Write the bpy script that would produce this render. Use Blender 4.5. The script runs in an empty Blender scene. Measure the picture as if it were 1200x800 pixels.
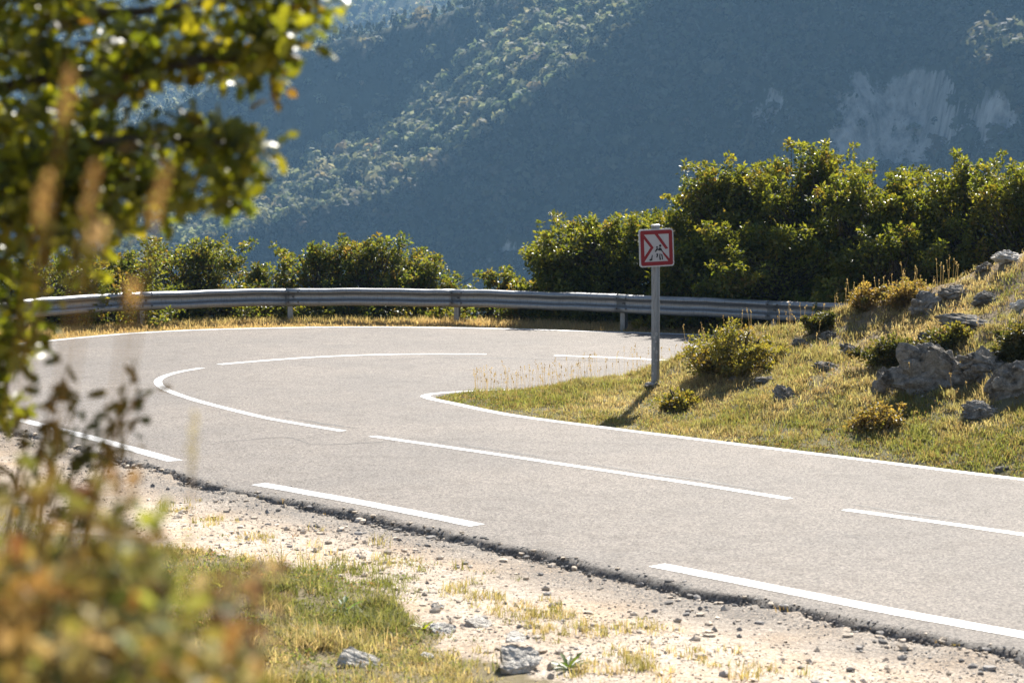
import bpy, math, random
import numpy as np
from mathutils import Vector

SEED = 7
rng = np.random.default_rng(SEED)
random.seed(SEED)
scene = bpy.context.scene
COL = scene.collection
PI = math.pi

# ------------------------------------------------------------------ camera geometry
FPX = 2333.0                     # focal length in pixels of a 1200 px wide frame
HOR = 215.0                      # image row of the horizon
CAMZ = 3.3
PITCH = math.atan((400 - HOR) / FPX)
SUN_EL, SUN_AZ = math.radians(43), math.radians(16)   # azimuth to the right of the view axis

def ray(px, py):
    u, v = (px - 600) / FPX, (400 - py) / FPX
    c, s = math.cos(PITCH), math.sin(PITCH)
    return np.array([u, c + v * s, -s + v * c])

def G(px, py, z=0.0):            # point on a level plane seen at a pixel of the photograph
    d = ray(px, py)
    t = (z - CAMZ) / d[2]
    return (d[0] * t, d[1] * t)

def at(px, py, Y):               # point at a given distance
    d = ray(px, py)
    t = Y / d[1]
    return np.array([d[0] * t, Y, CAMZ + d[2] * t])

# ------------------------------------------------------------------ small maths
def catmull(P, n=8):
    P = [np.array(p, float) for p in P]
    P = [2 * P[0] - P[1]] + P + [2 * P[-1] - P[-2]]
    out = []
    for i in range(1, len(P) - 2):
        p0, p1, p2, p3 = P[i - 1:i + 3]
        for k in range(n):
            t = k / n
            out.append(.5 * ((2 * p1) + (-p0 + p2) * t + (2 * p0 - 5 * p1 + 4 * p2 - p3) * t * t + (-p0 + 3 * p1 - 3 * p2 + p3) * t ** 3))
    out.append(P[-2])
    return np.array(out)

def resample(P, n):
    d = np.concatenate([[0], np.cumsum(np.linalg.norm(np.diff(P, axis=0), axis=1))])
    s = np.linspace(0, d[-1], n)
    return np.stack([np.interp(s, d, P[:, k]) for k in range(P.shape[1])], 1)

def offset2(P, w):               # offset to the left of travel
    T = np.gradient(P, axis=0)
    T /= np.linalg.norm(T, axis=1)[:, None] + 1e-9
    N = np.stack([-T[:, 1], T[:, 0]], 1)
    w = np.asarray(w)
    return P + N * (w[:, None] if w.ndim else w)

def sstep(x, a, b):
    t = np.clip((x - a) / (b - a), 0, 1)
    return t * t * (3 - 2 * t)

def hash2(i, j, s):
    n = (i.astype(np.int64) * 374761393 + j.astype(np.int64) * 668265263 + s * 1274126177) & 0xffffffff
    n = ((n ^ (n >> 13)) * 1274126177) & 0xffffffff
    return ((n ^ (n >> 16)) & 0xffff) / 65535.0

def vnoise(x, y, s=0):
    i, j = np.floor(x), np.floor(y)
    fx, fy = x - i, y - j
    fx, fy = fx * fx * (3 - 2 * fx), fy * fy * (3 - 2 * fy)
    a, b = hash2(i, j, s), hash2(i + 1, j, s)
    c, d = hash2(i, j + 1, s), hash2(i + 1, j + 1, s)
    return (a * (1 - fx) + b * fx) * (1 - fy) + (c * (1 - fx) + d * fx) * fy

def fbm(x, y, s=0, o=4):
    v, a, t = 0, 1, 0
    for k in range(o):
        v = v + a * vnoise(x * 2 ** k, y * 2 ** k, s + k)
        t += a
        a *= .5
    return v / t                 # 0..1

def unit(v):
    return v / (np.linalg.norm(v, axis=-1, keepdims=True) + 1e-12)

# ------------------------------------------------------------------ objects
def tag(o, label=None, cat=None, group=None, kind=None):
    if label: o['label'] = label
    if cat: o['category'] = cat
    if group: o['group'] = group
    if kind: o['kind'] = kind
    return o

def empty(name, loc, label, cat, group=None):
    o = bpy.data.objects.new(name, None)
    o.location = [float(v) for v in loc]
    o.empty_display_size = .2
    COL.objects.link(o)
    return tag(o, label, cat, group)

def mesh_np(name, V, F, mat, parent=None, tint=None, smooth=False, attrs=None, extra=None):
    """one mesh object from arrays; V in world space, F of one polygon size (extra: a second array of another size)"""
    V = np.asarray(V, np.float32)
    Fs = [np.asarray(F, np.int32)] + ([np.asarray(extra, np.int32)] if extra is not None and len(extra) else [])
    me = bpy.data.meshes.new(name)
    loops = np.concatenate([f.ravel() for f in Fs])
    tot = np.concatenate([np.full(len(f), f.shape[1], np.int32) for f in Fs])
    start = np.concatenate([[0], np.cumsum(tot)[:-1]]).astype(np.int32)
    off = np.array(parent_world(parent), np.float32)
    me.vertices.add(len(V)); me.vertices.foreach_set('co', (V - off).ravel())
    me.loops.add(len(loops)); me.loops.foreach_set('vertex_index', loops)
    me.polygons.add(len(tot)); me.polygons.foreach_set('loop_start', start)
    me.polygons.foreach_set('loop_total', tot)
    me.polygons.foreach_set('use_smooth', np.full(len(tot), smooth))
    if tint is not None:
        a = me.attributes.new('tint', 'FLOAT_COLOR', 'POINT')
        t = np.ones((len(V), 4), np.float32); t[:, :3] = tint
        a.data.foreach_set('color', t.ravel())
    for k, v in (attrs or {}).items():
        a = me.attributes.new(k, 'FLOAT', 'POINT')
        a.data.foreach_set('value', np.asarray(v, np.float32).ravel())
    me.update(calc_edges=True)
    me.validate()
    me.materials.append(mat)
    o = bpy.data.objects.new(name, me)
    COL.objects.link(o)
    if parent is not None: o.parent = parent
    return o

def parent_world(p):
    v = Vector((0, 0, 0))
    while p is not None:
        v = v + p.location
        p = p.parent
    return v

class MB:
    def __init__(s): s.V, s.Q, s.T, s.C, s.n = [], [], [], [], 0
    def add(s, V, Q=None, T=None, c=None):
        V = np.asarray(V, float).reshape(-1, 3)
        s.V.append(V)
        if Q is not None and len(Q): s.Q.append(np.asarray(Q) + s.n)
        if T is not None and len(T): s.T.append(np.asarray(T) + s.n)
        if c is not None: s.C.append(np.broadcast_to(np.asarray(c, float), V.shape))
        s.n += len(V)
    def tube(s, P, R, k=6, c=None, cap=True):
        P = np.asarray(P, float); n = len(P)
        R = np.broadcast_to(np.asarray(R, float), (n,))
        T = unit(np.gradient(P, axis=0))
        ref = np.array([0, 0, 1.]) if abs(T[:, 2]).mean() < .85 else np.array([1., 0, 0])
        A = unit(np.cross(T, ref)); B = np.cross(T, A)
        th = np.arange(k) * 2 * PI / k
        V = P[:, None] + R[:, None, None] * (np.cos(th)[None, :, None] * A[:, None] + np.sin(th)[None, :, None] * B[:, None])
        V = V.reshape(-1, 3)
        i, j = np.meshgrid(np.arange(n - 1), np.arange(k), indexing='ij')
        i, j = i.ravel(), j.ravel(); j2 = (j + 1) % k
        Q = np.stack([i * k + j, i * k + j2, (i + 1) * k + j2, (i + 1) * k + j], 1)
        Tt = []
        if cap:
            V = np.concatenate([V, P[:1], P[-1:]])
            a, b = n * k, n * k + 1
            for q in range(k):
                Tt.append((a, (q + 1) % k, q)); Tt.append((b, (n - 1) * k + q, (n - 1) * k + (q + 1) % k))
        s.add(V, Q, Tt, c)
    def box(s, c0, sx, sy, sz, rot=0, c=None):
        cs, sn = math.cos(rot), math.sin(rot)
        V = []
        for z in (-1, 1):
            for x, y in ((-1, -1), (1, -1), (1, 1), (-1, 1)):
                X, Y = x * sx / 2, y * sy / 2
                V.append((c0[0] + X * cs - Y * sn, c0[1] + X * sn + Y * cs, c0[2] + z * sz / 2))
        s.add(V, [(3, 2, 1, 0), (4, 5, 6, 7), (0, 1, 5, 4), (1, 2, 6, 5), (2, 3, 7, 6), (3, 0, 4, 7)], c=c)
    def build(s, name, mat, parent=None, smooth=False):
        V = np.concatenate(s.V)
        Q = np.concatenate(s.Q) if s.Q else None
        T = np.concatenate(s.T) if s.T else None
        c = np.concatenate(s.C) if s.C and sum(map(len, s.C)) == len(V) else None
        if Q is None: Q, T = T, None
        return mesh_np(name, V, Q, mat, parent, tint=c, smooth=smooth, extra=T)

# ------------------------------------------------------------------ materials
def new_mat(name):
    m = bpy.data.materials.new(name); m.use_nodes = True
    nt = m.node_tree
    for n in list(nt.nodes): nt.nodes.remove(n)
    out = nt.nodes.new('ShaderNodeOutputMaterial')
    return m, nt, out

class NT:
    def __init__(s, name):
        s.m, s.nt, s.out = new_mat(name)
    def n(s, t, **kw):
        nd = s.nt.nodes.new(t)
        for k, v in kw.items():
            if k.startswith('in_'):
                key = k[3:]
                key = int(key) if key.isdigit() else key.replace('_', ' ')
                nd.inputs[key].default_value = v
            else: setattr(nd, k, v)
        return nd
    def l(s, a, b): s.nt.links.new(a, b)
    def coord(s): return s.n('ShaderNodeTexCoord').outputs['Object']
    def geo(s): return s.n('ShaderNodeNewGeometry').outputs['Position']
    def noise(s, vec, scale, detail=4, rough=.55, dist=0):
        nd = s.n('ShaderNodeTexNoise', in_Scale=scale, in_Detail=detail, in_Roughness=rough, in_Distortion=dist)
        s.l(vec, nd.inputs['Vector']); return nd.outputs['Fac']
    def vor(s, vec, scale, out='Distance', feature='F1'):
        nd = s.n('ShaderNodeTexVoronoi', feature=feature, in_Scale=scale)
        s.l(vec, nd.inputs['Vector']); return nd.outputs[out]
    def map(s, f, a, b, c=0., d=1.):
        nd = s.n('ShaderNodeMapRange', in_1=a, in_2=b, in_3=c, in_4=d)
        s.l(f, nd.inputs[0]); return nd.outputs[0]
    def mix(s, f, a, b, mode='MIX'):
        nd = s.n('ShaderNodeMix', data_type='RGBA', blend_type=mode)
        for i, v in ((0, f), (6, a), (7, b)):
            if isinstance(v, (int, float)): nd.inputs[i].default_value = v
            elif isinstance(v, tuple): nd.inputs[i].default_value = (*v, 1)
            else: s.l(v, nd.inputs[i])
        return nd.outputs[2]
    def math(s, op, a, b=None):
        nd = s.n('ShaderNodeMath', operation=op)
        for i, v in enumerate((a, b)):
            if v is None: continue
            if isinstance(v, (int, float)): nd.inputs[i].default_value = v
            else: s.l(v, nd.inputs[i])
        return nd.outputs[0]
    def attr(s, name, out='Fac'): return s.n('ShaderNodeAttribute', attribute_name=name).outputs[out]
    def bump(s, h, strength, dist):
        nd = s.n('ShaderNodeBump', in_Strength=strength, in_Distance=dist)
        s.l(h, nd.inputs['Height']); return nd.outputs[0]
    def princ(s, col, rough=.6, spec=.5, metal=0, normal=None, link=True):
        p = s.n('ShaderNodeBsdfPrincipled')
        for k, v in (('Base Color', col), ('Roughness', rough), ('Specular IOR Level', spec), ('Metallic', metal)):
            if isinstance(v, tuple): p.inputs[k].default_value = (*v, 1)
            elif isinstance(v, (int, float)): p.inputs[k].default_value = v
            else: s.l(v, p.inputs[k])
        if normal is not None: s.l(normal, p.inputs['Normal'])
        if link: s.l(p.outputs[0], s.out.inputs[0])
        return p.outputs[0]

def leaf_mat(name, trans=.45, tcol=(1.25, 1.2, .6), rough=.42, spec=.45):
    t = NT(name)
    c = t.attr('tint', 'Color')
    p = t.princ(c, rough, spec, link=False)
    tc = t.mix(1., c, tcol, 'MULTIPLY')
    tr = t.n('ShaderNodeBsdfTranslucent'); t.l(tc, tr.inputs[0])
    ms = t.n('ShaderNodeMixShader'); ms.inputs[0].default_value = trans
    t.l(p, ms.inputs[1]); t.l(tr.outputs[0], ms.inputs[2]); t.l(ms.outputs[0], t.out.inputs[0])
    return t.m

M = {}
M['leaf'] = leaf_mat('leaf', .52, (2.0, 1.85, .6))
M['near_leaf'] = leaf_mat('near_leaf', .5, (2.1, 2.0, .55), .38, .42)
M['shrub_leaf'] = leaf_mat('shrub_leaf', .4, (1.5, 1.35, .75), .6, .2)
M['grass'] = leaf_mat('grass_blade', .55, (1.75, 1.6, .95), .6, .25)
M['forest'] = leaf_mat('forest_leaf', .42, (1.35, 1.35, 1.0), .75, .2)

def mk_bark():
    t = NT('bark'); p = t.geo()
    n = t.noise(p, 22, 5, .65)
    c = t.mix(t.map(n, .3, .7), (.035, .026, .018), (.13, .105, .08))
    t.princ(c, .9, .2, normal=t.bump(n, .7, .01)); return t.m
M['bark'] = mk_bark()

def mk_asphalt():
    t = NT('asphalt'); p = t.geo()
    g = t.vor(p, 58, 'Color')
    sep = t.n('ShaderNodeSeparateColor'); t.l(g, sep.inputs[0])
    grain = sep.outputs[0]
    fine = t.noise(p, 160, 2, .6)
    big = t.noise(p, .35, 4, .6)
    mid = t.noise(p, 2.4, 5, .65)
    f = t.math('ADD', t.math('MULTIPLY', grain, .55), t.math('MULTIPLY', fine, .45))
    c = t.mix(t.map(f, .22, .78), (.052, .0445, .038), (.222, .193, .168))
    c = t.mix(t.map(big, .38, .62), c, t.mix(1., c, (1.22, 1.2, 1.17), 'MULTIPLY'))
    c = t.mix(t.map(mid, .48, .68), c, t.mix(1., c, (.80, .78, .76), 'MULTIPLY'))
    # fresh dark aggregate on the broken edge
    e = t.attr('edge')
    en = t.math('MULTIPLY', e, t.map(t.noise(p, 6, 5, .7), .36, .66))
    c = t.mix(en, c, t.mix(grain, (.045, .041, .037), (.21, .195, .175)))
    r = t.map(fine, .3, .7, .7, .85)
    hs = t.math('ADD', grain, t.math('MULTIPLY', fine, .8))
    t.princ(c, r, .3, normal=t.bump(hs, .6, .006)); return t.m
M['asphalt'] = mk_asphalt()

def mk_paint():
    t = NT('road_paint'); p = t.geo()
    w = t.noise(p, 38, 5, .7)
    b = t.noise(p, 2.2, 4, .6)
    worn = t.map(t.math('ADD', w, t.math('MULTIPLY', b, .8)), .84, 1.08)
    c = t.mix(t.math('MULTIPLY', worn, .75), (.72, .71, .69), (.2, .19, .18))
    t.princ(c, .5, .4, normal=t.bump(t.noise(p, 150, 2), .3, .003)); return t.m
M['paint'] = mk_paint()

def mk_ground():
    t = NT('ground_soil'); p = t.geo()
    gv = t.attr('gravel'); gr = t.attr('green')
    n1 = t.noise(p, .9, 5, .6); n2 = t.noise(p, 7, 5, .65); n3 = t.noise(p, 45, 4, .7)
    vc = t.n('ShaderNodeSeparateColor'); t.l(t.vor(p, 55, 'Color'), vc.inputs[0])
    pale = t.mix(t.map(n2, .3, .7), (.44, .36, .28), (.63, .545, .455))
    pale = t.mix(t.map(n1, .45, .65), pale, (.52, .40, .285))
    pale = t.mix(t.map(vc.outputs[0], .1, .9), t.mix(1., pale, (.6, .58, .56), 'MULTIPLY'), t.mix(1., pale, (1.18, 1.17, 1.15), 'MULTIPLY'))
    grey = t.attr('grey')
    pale = t.mix(t.math('MULTIPLY', grey, t.map(n3, .3, .62)), pale, (.15, .14, .13))
    dry = t.mix(t.map(n2, .3, .7), (.20, .15, .09), (.38, .30, .20))
    dry = t.mix(t.map(n3, .45, .7), dry, (.09, .065, .035))
    grn = t.mix(t.map(n3, .3, .7), (.10, .095, .045), (.21, .18, .10))
    soil = t.mix(gr, dry, grn)
    gf = t.map(t.math('ADD', gv, t.math('MULTIPLY', t.math('SUBTRACT', n2, .5), .7)), .35, .65)
    c = t.mix(gf, soil, pale)
    h = t.math('ADD', t.math('MULTIPLY', n2, .8), t.math('ADD', t.math('MULTIPLY', n3, .35), t.math('MULTIPLY', vc.outputs[1], .25)))
    t.princ(c, .95, .15, normal=t.bump(h, .8, .04)); return t.m
M['ground'] = mk_ground()

def mk_rock(name, a, b, lich):
    t = NT(name); p = t.geo()
    n1 = t.noise(p, 3.2, 6, .65, .4); n2 = t.noise(p, 14, 6, .7); n3 = t.noise(p, 60, 4, .7)
    c = t.mix(t.map(n2, .3, .7), a, b)
    c = t.mix(t.map(n1, .5, .62), c, t.mix(t.map(n2, .35, .65), lich, t.mix(1., c, (.55, .53, .5), 'MULTIPLY')))
    c = t.mix(t.map(n3, .55, .75), c, (.07, .065, .06))
    crk = t.map(t.noise(p, 7, 3, .5, 1.6), .47, .5)
    crk2 = t.map(t.noise(p, 7, 3, .5, 1.6), .53, .5)
    crk = t.math('MAXIMUM', crk2, t.math('SUBTRACT', 1., crk))
    c = t.mix(t.math('MULTIPLY', t.math('SUBTRACT', 1., crk), .0), c, (.06, .055, .05))
    h = t.math('ADD', t.math('ADD', n2, t.math('MULTIPLY', n3, .3)), t.math('MULTIPLY', crk, .35))
    t.princ(c, .92, .2, normal=t.bump(h, .9, .05)); return t.m
M['rock'] = mk_rock('limestone', (.17, .152, .128), (.44, .40, .345), (.06, .055, .046))
M['pale_rock'] = mk_rock('pale_limestone', (.60, .55, .48), (.80, .75, .67), (.38, .34, .29))

def mk_metal(name, col, rough, metal, dirt):
    t = NT(name); p = t.geo()
    n = t.noise(p, 5, 5, .65); n2 = t.noise(p, 60, 3, .6)
    mp = t.n('ShaderNodeMapping'); mp.inputs['Scale'].default_value = (9, 9, 1.2); t.l(p, mp.inputs[0])
    st = t.noise(mp.outputs[0], 4, 4, .6)
    c = t.mix(t.map(st, .48, .72), col, dirt)
    c = t.mix(t.map(n2, .58, .72, 0, .6), c, t.mix(1., c, (.7, .68, .65), 'MULTIPLY'))
    t.princ(c, t.map(n, .3, .7, rough - .08, rough + .12), .5, metal, normal=t.bump(n2, .12, .002)); return t.m
M['galv'] = mk_metal('galvanised_steel', (.30, .305, .31), .46, .75, (.2, .198, .194))
M['post_grey'] = mk_metal('grey_painted_steel', (.27, .28, .30), .5, .35, (.17, .165, .16))
M['sign_back'] = mk_metal('aluminium_edge', (.55, .55, .56), .4, .7, (.4, .4, .4))

def flat_mat(name, c, rough=.45, var=.12):
    t = NT(name); p = t.geo()
    n = t.noise(p, 30, 4, .6)
    cc = t.mix(t.map(n, .3, .7, 0, 1), c, tuple(x * (1 - var) for x in c))
    t.princ(cc, rough, .4); return t.m
M['sign_white'] = flat_mat('sign_white', (.52, .485, .50))
M['sign_red'] = flat_mat('sign_red', (.27, .008, .016))
M['sign_black'] = flat_mat('sign_black', (.012, .013, .015))
M['concrete'] = mk_rock('concrete', (.42, .38, .35), (.55, .51, .47), (.35, .32, .29))
M['bolt'] = flat_mat('bolt_steel', (.09, .085, .08), .5, .3)

def mk_mountain():
    t = NT('mountain_ground'); p = t.geo()
    rk0 = t.attr('rock')
    mpr = t.n('ShaderNodeMapping'); mpr.inputs['Scale'].default_value = (.12, .12, .04); t.l(p, mpr.inputs[0])
    rk = t.math('MULTIPLY', rk0, t.map(t.noise(mpr.outputs[0], 1, 6, .72), .32, .58))
    n = t.noise(p, .03, 5, .6)
    c = t.mix(t.map(n, .35, .65), (.028, .036, .018), (.06, .062, .03))
    mp = t.n('ShaderNodeMapping'); mp.inputs['Scale'].default_value = (.16, .16, .035); t.l(p, mp.inputs[0])
    s = t.noise(mp.outputs[0], 1, 6, .7)
    rc = t.mix(t.map(s, .35, .62), (.10, .10, .10), (.44, .425, .415))
    c = t.mix(t.map(rk, .22, .33, 0, .95), c, rc)
    t.princ(c, .95, .1, normal=t.bump(s, 1., 4.)); return t.m
M['mountain'] = mk_mountain()

# ------------------------------------------------------------------ road plan
outer_ctrl = [(26, 27), (16, 33.8), (10, 37.9), (6.7, 40.6)] + [G(*q) for q in
    ((830, 393), (700, 388.5), (550, 384.3), (400, 383.2), (250, 386), (150, 391), (45, 400.5))] + \
    [(-11.1, 39), (-11.3, 36.2), (-10.7, 33.6), (-9.4, 31.2)] + [G(*q) for q in
    ((0, 487), (100, 513), (205, 540), (303, 566.5), (430, 590), (560, 616), (770, 662), (985, 705), (1200, 747))] + \
    [(7.2, 10.8), (12, 5.6), (20, -3)]
inner_ctrl = [(26, 17.5), (16, 24.5), (10, 28.5), (6, 30.9), (3, 32.0), (1.5, 32.2)] + [G(*q) for q in
    ((635, 455.5), (560, 458), (515, 460.5), (499, 463.5), (504, 467), (530, 472.5), (600, 486.5), (720, 502.5), (860, 520), (1030, 541), (1200, 562))] + \
    [(10, 17.8), (16, 11.4), (26, .8)]
OUT_L = catmull(outer_ctrl, 10)            # outer edge line, travelling from the far leg round to the near leg
IN_L = catmull(inner_ctrl, 10)
near_w = sstep(np.linspace(0, 1, len(OUT_L)), .5, .62)
OUT_A = offset2(OUT_L, -(.22 + .16 * near_w))    # asphalt edge beyond the lines (outer is on the right of travel)
IN_A = offset2(IN_L, np.full(len(IN_L), .12))
OUT_A = resample(OUT_A, 1700); IN_A = resample(IN_A, 1700)

def seg_dist(Pq, C):
    """distance to a polyline and the fraction along it of the nearest point"""
    best = np.full(len(Pq), 1e9); bt = np.zeros(len(Pq))
    A, B = C[:-1], C[1:]
    for i in range(len(A)):
        ab = B[i] - A[i]; L = ab @ ab + 1e-12
        t = np.clip(((Pq - A[i]) @ ab) / L, 0, 1)
        d = np.hypot(Pq[:, 0] - A[i, 0] - t * ab[0], Pq[:, 1] - A[i, 1] - t * ab[1])
        m = d < best
        best[m] = d[m]; bt[m] = (i + t[m]) / len(A)
    return best, bt

def in_poly(Pq, C):
    x, y = Pq[:, 0], Pq[:, 1]
    ins = np.zeros(len(Pq), bool)
    x0, y0 = C[:, 0], C[:, 1]; x1, y1 = np.roll(x0, -1), np.roll(y0, -1)
    for a, b, c, d in zip(x0, y0, x1, y1):
        m = (b > y) != (d > y)
        if m.any(): ins ^= m & (x < (c - a) * (y - b) / (d - b + 1e-15) + a)
    return ins

IN_C, OUT_C = resample(IN_A, 130), resample(OUT_A, 170)
tip_i = int(np.argmin(IN_C[:, 0])); TIP_T = tip_i / (len(IN_C) - 1)
ROAD_POLY = np.concatenate([OUT_C, IN_C[::-1]])
OUT_MID = np.argmin(OUT_C[:, 0]) / (len(OUT_C) - 1)

ZC_X = [-2, -.6, .5, 2.0, 3.1, 4.5, 5.4, 7.4, 10, 16, 26]
ZC_Z = [.02, .06, .14, .34, .72, 1.2, 1.5, 2.3, 3.1, 4.4, 6]

def terrain(X, Y):
    """height and masks of the ground: z, island, far side, near side, distance to the outer edge, distance to near inner edge"""
    P = np.stack([np.asarray(X, float).ravel(), np.asarray(Y, float).ravel()], 1)
    do, to = seg_dist(P, OUT_C)
    inroad = in_poly(P, ROAD_POLY)
    isl = in_poly(P, IN_C) & ~inroad
    far_i = IN_C[:tip_i + 1]; near_i = IN_C[tip_i:]
    dn, _ = seg_dist(P, near_i); df, _ = seg_dist(P, far_i)
    zc = np.interp(P[:, 0], ZC_X, ZC_Z)
    W = dn + df
    fn = np.clip(dn / np.maximum(W - 1.1, .25), 0, 1)
    ff = sstep(df, -.1, 1.2)
    x, y = P[:, 0], P[:, 1]
    bump = (fbm(x * .55, y * .55, 3) - .5) * .5 + (fbm(x * 2.2, y * 2.2, 9) - .5) * .16
    zi = zc * fn ** .95 * ff + bump * sstep(dn, .2, 2.2) * sstep(df, .1, .8) * np.clip(zc, .15, 1.) + .02
    z_isl = -.05 + zi * 1.0
    # near side: gravel shoulder, then a bank up to where the photographer stands
    sh = -.075 + .135 * sstep(do, .2, 3.0) + .03 * (fbm(x * 1.3, y * 1.3, 21) - .5) * sstep(do, .1, 1) + .05 * sstep(fbm(x * .75, y * .75, 25), .52, .70) * (1 - sstep(do, .25, 1.1))
    bank = 1.7 * sstep(9.5 - y + .35 * np.minimum(x, 0) * 0, 0, 5.5)
    mound = .30 * sstep(-x, .6, 3.2) * sstep(17.5 - y, 0, 4) + .18 * (fbm(x * .9, y * .9, 31) - .5) * sstep(do, 2, 4)
    zn = sh + bank + mound
    zn = zn + .22 * np.maximum(-x - 14, 0)
    # far side: narrow verge, then the drop into the valley
    zf = -.04 + .05 * (fbm(x * 1.5, y * 1.5, 41) - .5) - .62 * np.maximum(do - 2.2, 0) ** 1.0 * sstep(do, 2.0, 4.5)
    zf = np.maximum(zf, -168 + 3 * fbm(x * .02, y * .02, 5))
    wn = sstep(to, OUT_MID - .02, OUT_MID + .10)
    z_out = zn * wn + zf * (1 - wn)
    z = np.where(isl, z_isl, np.where(inroad, -.16, z_out))
    return dict(z=z, isl=isl, road=inroad, do=do, to=to, wn=wn, dn=dn, df=df)

def gz(x, y):
    return float(terrain([x], [y])['z'][0])

def on_ground(px, py, y0=9., y1=60.):
    """first point of the ground seen at a pixel of the photograph"""
    d = ray(px, py)
    t = np.linspace(y0, y1, 700) / d[1]
    X, Y, Z = d[0] * t, d[1] * t, CAMZ + d[2] * t
    R = terrain(X, Y)
    g = np.where(R['road'], 0, R['z'])
    k = np.argmax(Z <= g)
    if not (Z <= g).any(): k = len(t) - 1
    return np.array([X[k], Y[k], g[k]])

# ------------------------------------------------------------------ ground sheet
def axis(a, b, step, lo, hi):
    mid = list(np.arange(a, b + 1e-6, step))
    up, v, s = [], b, step
    while v < hi:
        s *= 1.22; v += s; up.append(min(v, hi))
    dn_, v, s = [], a, step
    while v > lo:
        s *= 1.22; v -= s; dn_.append(max(v, lo))
    return np.array(dn_[::-1] + mid + up)

gx, gy = axis(-15, 13, .15, -880, 880), axis(8, 50, .15, -120, 1000)
XX, YY = np.meshgrid(gx, gy, indexing='ij')
R = terrain(XX, YY)
V = np.stack([XX.ravel(), YY.ravel(), R['z']], 1)
ni, nj = len(gx), len(gy)
I, J = np.meshgrid(np.arange(ni - 1), np.arange(nj - 1), indexing='ij')
a = (I * nj + J).ravel()
F = np.stack([a, a + nj, a + nj + 1, a + 1], 1)
xr, yr = V[:, 0], V[:, 1]

def gravel_mask(x, y, R):
    w = 4.3 - 1.9 * sstep(-x, -2.2, 1.2) + 1.7 * (fbm(x * .7, y * .7, 77) - .5) + .1 + .8 * (fbm(x * 3, y * 3, 78) - .5)
    return np.where(R['isl'] | R['road'], 0, R['wn'] * (1 - sstep(R['do'], w - .35, w + .35)))
gravel = gravel_mask(xr, yr, R)
grey = R['wn'] * (1 - sstep(R['do'], .15, 1.3)) + .25 * sstep(fbm(xr * .8, yr * .8, 5), .45, .6)
green = np.where(R['isl'], 1 - sstep(R['dn'], 1., 4.5), np.where(R['wn'] > .5, .55, sstep(R['do'], 1.8, 3)))
ground = mesh_np('ground', V, F, M['ground'], smooth=True, attrs=dict(gravel=gravel, grey=grey, green=green))
tag(ground, kind='structure')

# ------------------------------------------------------------------ road
K = 14
n = len(OUT_A)
jit = (fbm(OUT_A[:, 0] * 2.6, OUT_A[:, 1] * 2.6, 51) - .5) * .18 + (fbm(OUT_A[:, 0] * 12, OUT_A[:, 1] * 12, 52) - .5) * .13
OUT_E = offset2(OUT_A, jit)
rows, edge = [], []
def skirt(P, d, z, jitter):
    q = offset2(P, d)
    return np.column_stack([q, np.full(len(P), z) + jitter])
zj = (fbm(OUT_A[:, 0] * 9, OUT_A[:, 1] * 9, 53) - .5)
rows.append(skirt(OUT_E, -.13, -.17, 0)); edge.append(1.)
zk = (fbm(OUT_A[:, 0] * 17, OUT_A[:, 1] * 17, 54) - .5)
rows.append(skirt(OUT_E, -.085 + .10 * zk, -.085, .06 * zj)); edge.append(1.)
rows.append(skirt(OUT_E, -.055 + .07 * zj, -.05, .04 * zk)); edge.append(1.)
rows.append(skirt(OUT_E, -.03, -.02, .02 * zj)); edge.append(1.)
rows.append(skirt(OUT_E, .02, -.003, .012 * np.minimum(zk, 0))); edge.append(.6)
rows.append(skirt(OUT_E, .06, 0, 0)); edge.append(.15)
base_o = offset2(resample(OUT_L, len(OUT_A)), np.full(len(OUT_A), .02))

for k in range(K + 1):
    t_ = k / K
    q = base_o * (1 - t_) + IN_A * t_
    rows.append(np.column_stack([q, np.zeros(n)])); edge.append(0.)
rows.append(skirt(IN_A, .05, -.03, 0)); edge.append(.6)
rows.append(skirt(IN_A, .07, -.17, 0)); edge.append(.8)
RV = np.stack(rows, 1)
m = RV.shape[1]
I, J = np.meshgrid(np.arange(n - 1), np.arange(m - 1), indexing='ij')
a = (I * m + J).ravel()
F = np.stack([a, a + m, a + m + 1, a + 1], 1)
road = mesh_np('road', RV.reshape(-1, 3), F, M['asphalt'], smooth=True, attrs=dict(edge=np.tile(edge, n)))
tag(road, kind='structure')

def ribbon(name, P, w, z=.004, taper=True):
    P = resample(np.asarray(P), max(8, int(np.linalg.norm(np.diff(P, axis=0), axis=1).sum() / .18)))
    jl = (fbm(P[:, 0] * 14, P[:, 1] * 14, 61) - .5) * .018
    L, Rr = offset2(P, w / 2 + jl), offset2(P, -w / 2 + jl)
    k = len(P)
    V = np.concatenate([np.column_stack([L, np.full(k, z)]), np.column_stack([Rr, np.full(k, z)])])
    i = np.arange(k - 1)
    return mesh_np(name, V, np.stack([i, i + k, i + k + 1, i + 1], 1), M['paint'], road)

def pxl(*pts): return catmull([G(*p) for p in pts], 8)
# edge lines
far_part = OUT_L[:int(len(OUT_L) * .58)]
ribbon('edge_line', far_part, .24)
ribbon('edge_line', pxl((-60, 471), (0, 486), (100, 511), (205, 540)), .20)
ribbon('edge_line', pxl((303, 567), (430, 590), (560, 615.5)), .20)
ribbon('edge_line', pxl((770, 662), (900, 687.5), (1050, 717), (1200, 744), (1330, 768)), .20)
ribbon('edge_line', IN_L, .15)
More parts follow.
